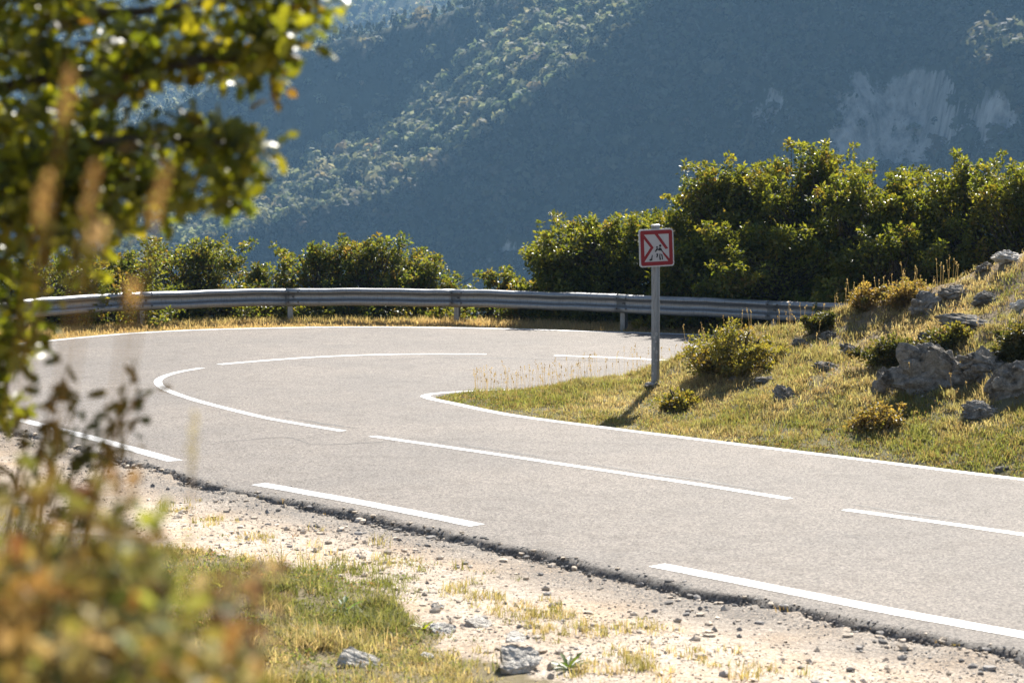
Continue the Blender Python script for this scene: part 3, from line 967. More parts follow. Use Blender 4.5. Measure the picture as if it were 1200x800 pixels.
# ------------------------------------------------------------------ grass
def grass_mesh(name, P, H, cols, r, blades=14, spread=.06, w=.006, lean=.5):
    """tufts of bent blades at points P with heights H"""
    n = len(P) * blades
    B = np.repeat(P, blades, 0) + np.column_stack([r.normal(size=(n, 2)) * spread, np.zeros(n)])
    h = np.repeat(H, blades) * r.uniform(.45, 1.15, n)
    a = r.uniform(0, 2 * PI, n); ln = np.abs(r.normal(size=n)) * lean
    d = np.column_stack([np.cos(a), np.sin(a), np.zeros(n)])
    th = r.uniform(0, PI, n); s = np.column_stack([np.cos(th), np.sin(th), np.zeros(n)])
    ww = (w * r.uniform(.6, 1.5, n))[:, None]
    h1 = h[:, None]; up = np.array([0, 0, 1.])
    m1 = B + up * h1 * .5 + d * h1 * ln[:, None] * .22
    m2 = B + up * h1 * (1 - .25 * np.minimum(ln, 1.5)[:, None]) + d * h1 * ln[:, None] * .75
    V = np.stack([B - s * ww, B + s * ww, m1 + s * ww * .8, m1 - s * ww * .8, m2 + s * ww * .15, m2 - s * ww * .15], 1).reshape(-1, 3)
    k = np.arange(n)[:, None] * 6
    F = np.concatenate([k + np.array([0, 1, 2, 3]), k + np.array([3, 2, 4, 5])])
    c = np.repeat(cols, blades, 0) * r.uniform(.7, 1.3, (n, 1)) * r.uniform(.94, 1.06, (n, 3))
    o = mesh_np(name, V, F, M['grass'], tint=np.repeat(c, 6, 0))
    return tag(o, kind='stuff')

def mixc(f, a, b): return np.array(a)[None] * (1 - f[:, None]) + np.array(b)[None] * f[:, None]
STRAW, GREEN, OCH = (.38, .325, .205), (.16, .18, .055), (.22, .15, .085)

def scatter(x0, x1, y0, y1, n, r):
    return r.uniform(x0, x1, n), r.uniform(y0, y1, n)

# knoll grass
r = np.random.default_rng(11)
x, y = scatter(-2, 11, 16, 33, 80000, r)
vis = np.abs(x / y) < .275
x, y = x[vis], y[vis]
Rr = terrain(x, y)
ok = Rr['isl'] & (Rr['dn'] > .04)
den = (.40 + .60 * sstep(fbm(x * 1.1, y * 1.1, 91), .36, .52)) * (.5 + .5 * sstep(fbm(x * 4, y * 4, 92), .36, .52))
ok &= (r.random(len(x)) < den) & off_rocks(x, y)
x, y, z, dn = x[ok], y[ok], Rr['z'][ok], Rr['dn'][ok]
nz = fbm(x * .7, y * .7, 17)
f_dry = np.clip(.20 + .5 * sstep(dn, .6, 4.0) + 2.2 * (nz - .5) + 1.3 * (fbm(x * 3, y * 3, 18) - .5), 0, 1)
cols = mixc(f_dry, GREEN, STRAW)
oc = r.random(len(x)) < .42
cols[oc] = cols[oc] * .4 + np.array(OCH) * .6
hgt = (.03 + .15 * fbm(x * 1.9, y * 1.9, 55) ** 1.5) * (.55 + .45 * sstep(dn, .1, .6)) * r.uniform(.7, 1.4, len(x))
grass_mesh('knoll_grass', np.column_stack([x, y, z - .01]), hgt, cols, r, 14, .055, .0048, .85)
# tall dry stalks with small heads along the crest by the sign
def stalks(name, P, H, cols, r):
    mbV, mbF, mbC = [], [], []
    n = len(P)
    k = 0
    for i in range(n):
        b = P[i]; t = b + np.array([r.normal() * .12 * H[i], r.normal() * .12 * H[i], H[i]])
        s = np.array([.002, 0, 0])
        V = [b - s, b + s, t + s * .6, t - s * .6]
        F = [(k, k + 1, k + 2, k + 3)]
        for q in range(3):
            c = t - (t - b) * .06 * q + r.normal(size=3) * .008; e = r.uniform(.004, .011)
            V += [c + np.array([-e, 0, 0]), c + np.array([0, 0, -1.6 * e]), c + np.array([e, 0, 0]), c + np.array([0, 0, 1.6 * e])]
            F.append((k + 4 + 4 * q, k + 5 + 4 * q, k + 6 + 4 * q, k + 7 + 4 * q))
        mbV += V; mbF += F; mbC += [cols[i]] * len(V); k += len(V)
    return tag(mesh_np(name, np.array(mbV), mbF, M['grass'], tint=np.array(mbC)), kind='stuff')
x, y = scatter(-.6, 6.5, 22, 33, 5200, r)
Rr = terrain(x, y)
ok = Rr['isl'] & ((Rr['df'] < 1.6) | (r.random(len(x)) < .05)) & (Rr['dn'] > .25) & (r.random(len(x)) < .4)
x, y, z = x[ok], y[ok], Rr['z'][ok]
stalks('tall_grass', np.column_stack([x, y, z]), r.uniform(.18, .5, len(x)), mixc(r.random(len(x)), (.12, .085, .05), (.30, .23, .14)), r)

# dry verge in front of and behind the guardrail
x, y = scatter(-14, 13, 34, 50, 52000, r)
Rr = terrain(x, y)
ok = ~Rr['isl'] & ~Rr['road'] & (Rr['wn'] < .3) & (Rr['do'] > .05) & (Rr['do'] < 3.2) & (r.random(len(x)) < .9)
x, y, z, do = x[ok], y[ok], Rr['z'][ok], Rr['do'][ok]
nz = fbm(x * .8, y * .8, 23)
f = np.clip(1.0 - .6 * sstep(do, 1.2, 2.6) + 1.2 * (nz - .5), 0, 1)
cols = mixc(f, GREEN, (.40, .31, .19))
grass_mesh('verge_grass', np.column_stack([x, y, z - .01]), (.03 + .12 * sstep(do, .1, 1.3)) * r.uniform(.6, 1.5, len(x)), cols, r, 10, .06, .007, .6)

# foreground grass, and sparse tufts on the gravel
x, y = scatter(-5.5, 2.6, 8.5, 21, 60000, r)
Rr = terrain(x, y)
gm = gravel_mask(x, y, Rr)
pxs = 600 + FPX * x / y; pys = HOR + FPX * (CAMZ - Rr['z']) / y
zone = sstep(560 + 150 * (fbm(x, y, 65) - .5) - pxs, -120, 160) * sstep(pys, 600, 690)
pr = np.clip(zone * (1 - gm * .95), 0, 1) * (.16 + .75 * sstep(fbm(x * 1.5, y * 1.5, 66), .40, .60) * (.3 + .7 * sstep(fbm(x * 5, y * 5, 69), .38, .55)))
ok = ~Rr['road'] & (Rr['wn'] > .5) & (Rr['do'] > .5) & (r.random(len(x)) < pr) & off_rocks(x, y, .3)
x, y, z = x[ok], y[ok], Rr['z'][ok]; pxs, pys = pxs[ok], pys[ok]
gg = fbm(x * .8, y * .8, 67)
f = np.clip(.42 + 3.0 * (gg - .5) + 1.2 * (fbm(x * 4, y * 4, 70) - .5) - .35 * np.exp(-((pxs - 400) / 110) ** 2 - ((pys - 700) / 60) ** 2) + .3 * r.normal(size=len(x)), 0, 1)
cols = mixc(f, (.13, .145, .05), (.38, .31, .20))
hg = (.02 + .30 * fbm(x * 3.2, y * 3.2, 68) ** 2.2) * (.5 + .55 * np.exp(-((pxs - 390) / 120) ** 2)) * r.uniform(.6, 1.4, len(x))
grass_mesh('foreground_grass', np.column_stack([x, y, z - .01]), hg, cols, r, 15, .045, .0035, .95)
tufts = [(605, 612 + 8, 6), (428, 590, 5), (612, 722, 12), (640, 716, 10), (655, 726, 10), (590, 715, 8), (700, 742, 10), (755, 736, 9), (760, 790, 12), (880, 790, 12), (735, 770, 10), (640, 745, 10), (575, 700, 9), (250, 610, 8), (210, 596, 8), (300, 630, 8), (820, 770, 8), (530, 690, 9), (460, 660, 9), (690, 792, 10)]
Pt, Ht = [], []
for (px, py, h) in tufts:
    b = on_ground(px, py, 8.5)
    for q in range(14):
        xx, yy = b[0] + r.normal() * .10, b[1] + r.normal() * .2
        Pt.append((xx, yy, gz(xx, yy))); Ht.append(h / 100 * r.uniform(.5, 1.1))
Pt = np.array(Pt)
grass_mesh('shoulder_grass', Pt, np.array(Ht), mixc(r.random(len(Pt)), (.17, .17, .06), (.36, .29, .18)), r, 12, .03, .003, .8)

# low leafy herbs between the grass
def ground_cover(name, x, y, z, r, cols, wts, L=.03, per=9, rad=.07):
    P0 = np.column_stack([x, y, z + .015])
    P, D, N, Ls = leaf_cloud(P0, per, r.uniform(.5, 1.4, len(P0)) * rad, L, r, up=.6, flat=.45)
    P[:, 2] += .01
    V, F, m = leaves(P, D, N, Ls, Ls * .5)
    c = np.repeat(palette(len(P0), cols, wts, r, .25), per, 0) * r.uniform(.7, 1.3, (len(P), 1))
    tag(mesh_np(name, V, F, M['grass'], tint=np.repeat(c, m, 0)), kind='stuff')
x, y = scatter(-2, 11, 16, 33, 26000, r)
Rr = terrain(x, y)
ok = Rr['isl'] & (Rr['dn'] > .06) & (np.abs(x / y) < .275) & (r.random(len(x)) < .75 * sstep(fbm(x * 1.4, y * 1.4, 120), .46, .62) + .12)
x, y, z = x[ok], y[ok], Rr['z'][ok]
ground_cover('ground_cover', x, y, z, r, [(.10, .12, .035), (.16, .12, .055), (.07, .06, .035), (.24, .18, .10), (.17, .19, .05), (.20, .12, .06)], [4, 3, 3, 2, 2, 1])
x, y = scatter(-5.5, 2.6, 8.5, 20, 22000, r)
Rr = terrain(x, y); gm = gravel_mask(x, y, Rr)
pxs = 600 + FPX * x / y; pys = HOR + FPX * (CAMZ - Rr['z']) / y
zone = sstep(540 + 150 * (fbm(x, y, 65) - .5) - pxs, -120, 160) * sstep(pys, 600, 680)
ok = ~Rr['road'] & (Rr['wn'] > .5) & (Rr['do'] > .6) & (np.abs(x / y) < .275) & (r.random(len(x)) < zone * (1 - .95 * gm) * (.15 + .8 * sstep(fbm(x * 2, y * 2, 121), .42, .6)))
x, y, z = x[ok], y[ok], Rr['z'][ok]
ground_cover('ground_cover', x, y, z, r, [(.10, .14, .04), (.16, .19, .05), (.20, .13, .07), (.30, .24, .15), (.08, .065, .04)], [4, 3, 2, 2, 2], .024, 9, .05)

# small weeds along the broken road edge
wi = rng.integers(654, 1650, 60)
Pw = np.array([[*(OUT_A[i] + rng.normal(size=2) * .05), 0] for i in wi if OUT_A[i, 1] > 9])
Pw[:, 2] = terrain(Pw[:, 0], Pw[:, 1])['z'] 
Pw[:, 2] = np.maximum(Pw[:, 2], -.08)
grass_mesh('edge_weeds', Pw, rng.uniform(.03, .08, len(Pw)), mixc(rng.random(len(Pw)), (.12, .1, .04), (.3, .2, .1)), rng, 8, .04, .003, .8)

# loose stones of the gravel shoulder
def gravel_stones():
    r = np.random.default_rng(5)
    x, y = scatter(-7.5, 6, 8.5, 29, 90000, r)
    Rr = terrain(x, y)
    gm = gravel_mask(x, y, Rr)
    cl = .3 + .7 * sstep(fbm(x * 1.1, y * 1.1, 15), .4, .62)
    ok = ~Rr['road'] & (Rr['wn'] > .5) & (Rr['do'] > .03) & (np.abs(x / y) < .28) & (r.random(len(x)) < gm * cl * .8 + .03)
    x, y, z, do = x[ok], y[ok], Rr['z'][ok], Rr['do'][ok]
    ii = r.integers(int(len(OUT_A) * .5), int(len(OUT_A) * .975), 9000); q = np.where(r.random(len(ii)) < .12, -np.abs(r.normal(size=len(ii))) * .35, r.uniform(-.06, .16, len(ii)))
    E0, E1 = OUT_A, offset2(OUT_A, -1.)
    ep = E0[ii] * (1 - q[:, None]) + E1[ii] * q[:, None]
    x = np.concatenate([x, ep[:, 0]]); y = np.concatenate([y, ep[:, 1]]); do = np.concatenate([do, np.zeros(len(ii))])
    small = np.concatenate([np.ones(len(z)), np.where(q < -.03, .45, 1.)])
    z = np.concatenate([z, np.interp(q, [-.06, 0., .03, .06, .10, .16], [.0, -.008, -.035, -.06, -.07, -.07])])
    n = len(x)
    V0, F0 = ICO[1]
    s = np.minimum(.0035 * r.pareto(2.0, n) + .005, .032) * small
    sc = s[:, None] * r.uniform(.6, 1.3, (n, 3)) * np.array([1.2, 1.2, .75])
    a = r.uniform(0, 2 * PI, n)
    V = V0[None] * (1 + .25 * r.normal(size=(n, len(V0), 1))) * sc[:, None]
    ca, sa = np.cos(a)[:, None], np.sin(a)[:, None]
    V = np.stack([V[..., 0] * ca - V[..., 1] * sa, V[..., 0] * sa + V[..., 1] * ca, V[..., 2]], 2) + np.stack([x, y, z + s * .3], 1)[:, None]
    F = (np.arange(n)[:, None, None] * len(V0) + F0[None]).reshape(-1, 3)
    dark = (r.random(n) < .14 + .5 * (do < .8))[:, None]
    c = np.where(dark, np.array([.28, .26, .24]), np.array([.58, .49, .39])) * r.uniform(.6, 1.25, (n, 1))
    t = NT('loose_stone'); t.princ(t.attr('tint', 'Color'), .9, .2)
    return tag(mesh_np('gravel', V.reshape(-1, 3), F, t.m, tint=np.repeat(c, len(V0), 0)), kind='stuff')
gravel_stones()

# herbs with broad leaves on the near roadside
def rosette(px, py, wpx, hpx, n, seed, label, cols, name='weed'):
    r = np.random.default_rng(seed); b = on_ground(px, py, 8.5); s = b[1] / FPX
    root = empty(name, b, label, 'plant', 'weeds on the near roadside')
    a = np.linspace(0, 2 * PI, n, endpoint=False) + r.normal(size=n) * .25
    el = r.uniform(.15, .9, n)
    D = np.column_stack([np.cos(a) * np.cos(el), np.sin(a) * np.cos(el), np.sin(el)])
    N = unit(np.array([0, 0, 1.]) - D * D[:, 2:3])
    L = wpx * s / 2 * r.uniform(.7, 1.15, n)
    P = np.repeat(b[None], n, 0) + D * .01
    V, F, m = leaves(P, D, N, L, L * .3, 'oak')
    c = palette(n, cols, [1] * len(cols), r, .2)
    mesh_np('leaf_blades', V, F, M['leaf'], root, tint=np.repeat(c, m, 0), smooth=True)
    mb = MB(); mb.tube([b - np.array([0, 0, .03]), b + np.array([0, 0, .03])], .008, 6); mb.build('stem', M['bark'], root)
rosette(666, 786, 52, 18, 13, 71, 'dark green spiky weed on gravel right of the biggest foreground rock', [(.05, .09, .03), (.08, .12, .04)])
rosette(497, 738, 34, 22, 9, 72, 'small yellow-green weed left of the white pair of stones', [(.22, .24, .03), (.16, .2, .03)])
rosette(405, 718, 46, 26, 12, 73, 'bright green broad-leaved weed in the middle of the green grass', [(.08, .16, .03), (.11, .19, .04)])

# ------------------------------------------------------------------ near vegetation at the left
NEAR = ([(.11, .13, .02), (.20, .20, .025), (.045, .055, .015), (.26, .23, .035), (.13, .075, .02)], [4, 3.5, 4.5, 1.4, .6])
def near_tree():
    r = np.random.default_rng(77)
    b = np.array([-2.3, 5.3, gz(-2.3, 5.3)])
    root = empty('oak_tree', b, 'out-of-focus oak tree close to the camera, its leafy branches hanging in from the left', 'tree')
    def L(px, py, Y): return at(px, py, Y)
    limbs = [   # branch paths as pixels and distances, from the crown inwards to the tips
     [(-420, 260, 5.2), (-200, 60, 5.0), (0, -10, 4.9), (120, 15, 4.8), (230, 5, 4.7), (320, -5, 4.7), (375, 0, 4.7)],
     [(-420, 260, 5.2), (-150, 150, 5.0), (40, 95, 4.8), (160, 85, 4.7), (260, 68, 4.7), (325, 45, 4.7)],
     [(160, 85, 4.7), (230, 70, 4.72), (290, 72, 4.72), (322, 80, 4.7)],
     [(-420, 260, 5.2), (-160, 210, 4.9), (20, 190, 4.8), (130, 165, 4.6), (220, 165, 4.6), (295, 172, 4.55)],
     [(20, 190, 4.8), (110, 205, 4.7), (190, 215, 4.6), (270, 228, 4.6)],
     [(-300, 300, 5.0), (-80, 280, 4.8), (30, 255, 4.7), (100, 262, 4.7), (150, 270, 4.6)],
     [(-420, 260, 5.2), (-100, 30, 5.1), (60, -60, 5.0), (200, -60, 4.9), (300, -40, 4.8)],
     [(-300, 300, 5.0), (-60, 330, 4.8), (5, 350, 4.7), (25, 375, 4.7), (30, 405, 4.7)],
     [(-60, 330, 4.8), (-15, 400, 4.7), (5, 440, 4.7), (8, 470, 4.7)],
     [(-420, 260, 5.2), (-250, -50, 5.3), (-60, -150, 5.2), (120, -160, 5.1)],
     [(-420, 260, 5.2), (-560, 60, 5.6), (-760, -60, 5.9)], [(-420, 260, 5.2), (-500, -160, 5.0), (-560, -420, 4.9)],
    ]
    mb = MB()
    tr = catmull([b + np.array([0, 0, -.3]), b + np.array([.03, 0, .4]), b + np.array([.1, -.05, 1.0]), L(-420, 260, 5.2), L(-470, 0, 5.2), L(-520, -330, 5.2)], 6)
    mb.tube(tr, np.linspace(.085, .03, len(tr)), 9)
    mb.build('trunk', M['bark'], root, smooth=True)
    C, rad, dens = [], [], []
    for i, lm in enumerate(limbs):
        P = catmull([L(*q) for q in lm], 7)
        mb = MB(); mb.tube(P, np.linspace(.024, .003, len(P)) * (1. if len(lm) > 4 else .7), 6); mb.build('branch', M['bark'], root, smooth=True)
        m = len(P)
        for j in range(int(m * .22), m):
            px = 600 + FPX * P[j, 0] / P[j, 1]
            if i in (7, 8):
                if j % 3 == 0 or j == m - 1: C.append(P[j] + r.normal(size=3) * np.array([.02, .06, .03])); rad.append(.045)
            elif px < 115:    # the dense inner crown
                for q in range(4): C.append(P[j] + r.normal(size=3) * np.array([.05, .14, .075])); rad.append(.085)
            else:
                for q in range(1): C.append(P[j] + r.normal(size=3) * np.array([.025, .06, .035])); rad.append(.055)
        for q in range(3): C.append(P[-1] + r.normal(size=3) * .02); rad.append(.05)
    # inner crown filling behind the branches
    hole = lambda px, py: (175 < px < 318 and 88 < py < 148) or (px > 140 and py > 262) or (px > 318 and py > 118)
    for q in range(165):
        px, py = r.uniform(-420, 118), r.uniform(-160, 262)
        if px > 125 - .45 * max(0, py - 120): continue
        C.append(L(px, py, r.uniform(4.6, 5.6))); rad.append(.10)
    for (px, py, k) in ((165, 40, 5), (150, 70, 7), (175, 25, 5), (145, 110, 7), (160, 160, 6), (130, 190, 7), (190, 195, 5), (215, 150, 5), (230, 185, 6), (245, 150, 4), (265, 170, 6), (285, 180, 4), (245, 215, 4), (200, 240, 4), (240, 30, 4), (290, 30, 4), (315, 50, 5), (322, 30, 4), (270, 90, 4), (300, 105, 3), (150, 225, 6), (110, 240, 6), (20, 330, 4), (15, 380, 4), (30, 400, 3), (5, 430, 4), (-5, 460, 4), (60, 285, 3), (130, 275, 3)):
        for q in range((k + 1) // 2): C.append(L(px + r.normal() * 10, py + r.normal() * 9, 4.65 + r.normal() * .12)); rad.append(.05)
    kp = [not hole(600 + FPX * c[0] / c[1], HOR - (c[2] - CAMZ) * FPX / c[1]) for c in C]
    C, rad = np.array(C)[kp], np.array(rad)[kp]
    per = 10
    P, D, N, Ls = leaf_cloud(C, per, rad, .047, r, up=.35)
    V, F, m = leaves(P, D, N, Ls, Ls * .62, 'oak')
    c = np.repeat(palette(len(C), *NEAR, r, .2), per, 0) * .5 + palette(len(P), *NEAR, r, .3) * .5
    mesh_np('crown', V, F, M['near_leaf'], root, tint=np.repeat(c, m, 0), smooth=True)
near_tree()

def near_shrub(name, base_xy, tips, label, cat, pal, leafL, per, rad, seed, shape='oak', stem_r=.006, along=.45, sub=3, group=None):
    r = np.random.default_rng(seed)
    b = np.array([base_xy[0], base_xy[1], gz(*base_xy)])
    root = empty(name, b, label, cat, group)
    C = []
    for tp in tips:
        t = at(*tp)
        bb = b + np.array([r.normal() * .05, r.normal() * .05, -.05])
        mid = bb + (t - bb) * .55 + r.normal(size=3) * .03 + np.array([0, 0, .08])
        P = catmull([bb, mid, t], 10)
        mb = MB(); mb.tube(P, np.linspace(stem_r, .0012, len(P)), 6); mb.build('stem', M['bark'], root, smooth=True)
        for j in range(int(len(P) * (1 - along)), len(P)):
            C += [P[j] + r.normal(size=3) * rad * .5 for q in range(sub)]
    C = np.array(C)
    P, D, N, Ls = leaf_cloud(C, per, np.full(len(C), rad), leafL, r, up=.3, flat=1.)
    V, F, m = leaves(P, D, N, Ls, Ls * .58, shape)
    c = np.repeat(palette(len(C), *pal, r, .15), per, 0) * .6 + palette(len(P), *pal, r, .3) * .4
    mesh_np('foliage', V, F, M['shrub_leaf'], root, tint=np.repeat(c, m, 0), smooth=True)
    return root
AUT = ([(.28, .125, .06), (.28, .19, .08), (.19, .19, .065), (.29, .31, .09), (.14, .065, .04), (.42, .35, .26), (.10, .115, .035)], [2.0, 2, 4, 4.5, 1.6, 1.8, 3.5])
tips = [(px + rng.normal() * 8, py + rng.normal() * 8, Y) for px, py, Y in (
    (20, 615, 2.3), (60, 590, 2.35), (95, 585, 2.4), (135, 605, 2.4), (165, 625, 2.4), (30, 660, 2.2), (80, 655, 2.2), (120, 660, 2.3), (150, 690, 2.25),
    (10, 700, 2.1), (60, 715, 2.1), (110, 730, 2.1), (160, 735, 2.15), (200, 740, 2.15), (30, 760, 2.0), (90, 775, 2.0), (150, 780, 2.0), (210, 770, 2.05), (250, 760, 2.1), (275, 785, 2.1), (235, 800, 2.0), (300, 800, 2.1), (-30, 640, 2.3), (-40, 720, 2.1), (180, 660, 2.4))]
near_shrub('shrub', (-.62, 2.3), tips, 'heavily blurred orange and green autumn shrub filling the lower left corner', 'shrub', AUT, .030, 7, .032, 61, stem_r=.005, along=.4, sub=3)
near_shrub('shrub', (-.40, 2.5), [(265, 690, 2.5), (285, 700, 2.5), (300, 680, 2.55), (270, 720, 2.45)], 'blurred reddish-brown seed cluster right of the orange autumn shrub', 'plant', ([(.24, .15, .10), (.15, .08, .05), (.42, .32, .24)], [3, 3, 2]), .020, 7, .022, 62, along=.22, stem_r=.003)
SPR = ([(.07, .075, .025), (.11, .11, .03), (.17, .085, .025), (.22, .12, .035)], [4, 3, 1.5, 1])
near_shrub('sapling', (-1.15, 4.2), [(78, 430, 4.2), (60, 450, 4.2), (88, 465, 4.2), (45, 470, 4.2), (130, 495, 4.1), (165, 455, 4.1), (150, 450, 4.1), (165, 480, 4.1), (100, 500, 4.1), (60, 520, 4.2), (30, 520, 4.2), (75, 545, 4.1), (120, 525, 4.1), (20, 560, 4.2)],
           'blurred dark twiggy oak sapling standing in front of the road on the left', 'sapling', SPR, .036, 4, .032, 63, along=.15, sub=1, stem_r=.005)
# grass stalks very near the lens
def stalk(px, py, Y, hpx, wpx, lean, base_x, seed, label, col=(.36, .24, .13)):
    r = np.random.default_rng(seed)
    top = at(px, py, Y); s = Y / FPX
    b = np.array([base_x, Y + .05, gz(base_x, Y + .05)])
    root = empty('grass_stalk', b, label, 'grass stalk', 'grass stalks close to the camera')
    P = catmull([b, b + (top - b) * .5 + np.array([-.02, 0, .04]), top], 12)
    mb = MB(); mb.tube(P, np.linspace(.0022, .0012, len(P)), 5, c=(.30, .23, .12)); mb.build('stem', M['grass'], root)
    ax = unit(P[-1] - P[-4] + np.array([lean, 0, 0]) * .02)
    L = hpx * s; n = 80
    t = r.random(n)
    Q = top + ax * (t[:, None] - .2) * L + r.normal(size=(n, 3)) * (wpx * s * .13 * np.sin(PI * np.clip(t, .05, .97))[:, None])
    D = unit(ax + r.normal(size=(n, 3)) * .35); N = unit(r.normal(size=(n, 3))); N = unit(N - (N * D).sum(1, keepdims=True) * D)
    l = r.uniform(.006, .012, n)
    V, F, m = leaves(Q, D, N, l, l * .35)
    c = np.array(col) * r.uniform(.7, 1.4, (n, 1))
    mesh_np('seed_head', V, F, M['grass'], root, tint=np.repeat(c, m, 0))
stalk(75, 135, 1.9, 62, 14, .0, -.62, 1, 'blurred brown seed head highest of those in front of the dark oak branches')
stalk(45, 260, 1.9, 66, 17, .5, -.66, 2, 'blurred brown seed head leftmost of those below the dark oak branches')
stalk(100, 250, 1.85, 70, 17, .6, -.60, 3, 'blurred brown seed head between the leftmost one and the slanting one')
stalk(112, 290, 1.8, 28, 20, .6, -.60, 4, 'short pale blurred seed head at the lower edge of the oak branches', (.5, .38, .28))
stalk(180, 255, 1.85, 72, 18, .9, -.52, 5, 'slanting blurred brown seed head right of the other two under the branches')
stalk(150, 355, 1.9, 22, 18, .6, -.55, 6, 'small pale seed head in front of the guardrail', (.5, .36, .2))
stalk(225, 545, 2.6, 74, 20, .1, -.44, 7, 'upright greenish plant spike in front of the road edge', (.22, .19, .10))

# ------------------------------------------------------------------ mountains
def mountain():
    pxs = np.arange(-900, 2101, 6.)
    def K(pts): 
        p = np.array(pts, float); 
        return np.interp(pxs, p[:, 0], p[:, 1])
    e1 = K([(-900, 520), (100, 345), (240, 296), (400, 255), (494, 221), (569, 165), (662, 101), (700, 75), (775, 5), (900, -110), (1200, -190), (2100, -210)])
    e2 = K([(-900, 420), (100, 288), (281, 217), (400, 172), (467, 142), (557, 72), (640, 20), (720, -30), (900, -150), (1200, -230), (2100, -240)])
    e3 = K([(-900, 330), (100, 168), (190, 135), (296, 82), (400, 47), (512, 24), (602, -4), (720, -60), (900, -190), (1200, -262), (2100, -270)])
    wob = 22 * (fbm(pxs / 160, pxs * 0, 3) - .5)
    Y1 = np.full_like(pxs, 1100.) + wob * 2; Y2 = np.full_like(pxs, 1235.) + wob; Y3 = np.full_like(pxs, 1292.) + wob
    z = lambda py, Y: CAMZ - (py - HOR) * Y / FPX
    z1, z2, z3 = z(e1, Y1), z(e2, Y2), z(e3, Y3)
    zlow = -172.
    Yf = Y1 - (z1 - zlow) / math.tan(math.radians(60))
    def seg(Ya, za, Yb, zb, n): 
        t = np.linspace(0, 1, n, endpoint=False)[None]
        return Ya[:, None] * (1 - t) + Yb[:, None] * t, za[:, None] * (1 - t) + zb[:, None] * t
    parts = [seg(Yf - 60, np.full_like(z1, zlow - 4), Yf, np.full_like(z1, zlow), 3), seg(Yf, np.full_like(z1, zlow), Y1, z1, 62), seg(Y1, z1, Y2, z2, 26), seg(Y2, z2, Y3, z3, 18), seg(Y3, z3, Y3 + 160, z3 - 90, 8)]
    Y = np.concatenate([p[0] for p in parts], 1); Z = np.concatenate([p[1] for p in parts], 1)
    zone = np.concatenate([np.full(p[0].shape[1], k) for k, p in enumerate(parts)])
    PX = np.repeat(pxs[:, None], Y.shape[1], 1)
    # a lower spur at the far right steps forward and leaves a sunlit shelf
    zs = z(78 + .10 * (PX - 1150), 950.)
    Y = Y - 84 * sstep(PX, 1070, 1170) * (1 - sstep(Z, zs - 2, zs + 34))
    X = (PX - 600) * Y / FPX
    nz = fbm(X / 60, Z / 60 + Y / 130, 8) - .5
    Y = Y + nz * 26 * (zone[None] < 4); Z = Z + (fbm(X / 22, Y / 22, 12) - .5) * 5
    # bare cliffs
    u, v = PX, HOR - (Z - CAMZ) * FPX / Y
    nn = fbm(u / 26, v / 40, 31); n2 = fbm(u / 9, v / 26, 37)
    def blob(cx, cy, rx, ry): return np.exp(-((u - cx) / rx) ** 2 - ((v - cy) / ry) ** 2)
    cl = blob(1000, 130, 26, 45) + blob(1080, 110, 40, 22) + blob(1070, 165, 60, 34) + .95 * blob(1165, 150, 28, 36) + .62 * blob(895, 130, 34, 26) + .6 * blob(598, 300, 44, 22) + .7 * blob(1000, 190, 50, 24)
    rockm = np.clip(cl * (.4 + 1.4 * nn + .9 * (n2 - .5)), 0, 1)
    V = np.stack([X, Y, Z], 2)
    ni, nj = X.shape
    I, J = np.meshgrid(np.arange(ni - 1), np.arange(nj - 1), indexing='ij'); a = (I * nj + J).ravel()
    F = np.stack([a, a + nj, a + nj + 1, a + 1], 1)
    o = mesh_np('mountain', V.reshape(-1, 3), F, M['mountain'], smooth=True, attrs=dict(rock=rockm))
    tag(o, kind='structure')
    return V, zone, rockm, PX

def far_mountain():
    xs = np.arange(-1000, 1001, 14.); ys = np.arange(1560, 2560, 14.)
    X, Y = np.meshgrid(xs, ys, indexing='ij')
    Z = -70 + (Y - 1700) * .56 + 90 * (fbm(X / 260, Y / 400, 71) - .5) * 1.4 + 26 * (fbm(X / 70, Y / 90, 73) - .5) + X * -.03
    Z = np.minimum(Z, 268 + 8 * fbm(X / 50, Y / 50, 4))
    V = np.stack([X, Y, Z], 2)
    ni, nj = X.shape
    I, J = np.meshgrid(np.arange(ni - 1), np.arange(nj - 1), indexing='ij'); a = (I * nj + J).ravel()
    F = np.stack([a, a + nj, a + nj + 1, a + 1], 1)
    tag(mesh_np('far_mountain', V.reshape(-1, 3), F, M['mountain'], smooth=True, attrs=dict(rock=np.zeros(V.shape[0] * V.shape[1]))), kind='structure')
    return V

def pick(V, n, w, r):
    A, B, C = V[:-1, :-1], V[1:, :-1], V[:-1, 1:]
    area = np.linalg.norm(np.cross(B - A, C - A), axis=2) * w
    p = area.ravel() / area.sum()
    k = r.choice(len(p), n, p=p)
    i, j = k // (V.shape[1] - 1), k % (V.shape[1] - 1)
    s, t = r.random((n, 1)), r.random((n, 1))
    D = V[1:, 1:]
    P = A[i, j] * (1 - s) * (1 - t) + B[i, j] * s * (1 - t) + C[i, j] * (1 - s) * t + D[i, j] * s * t
    return P, i, j

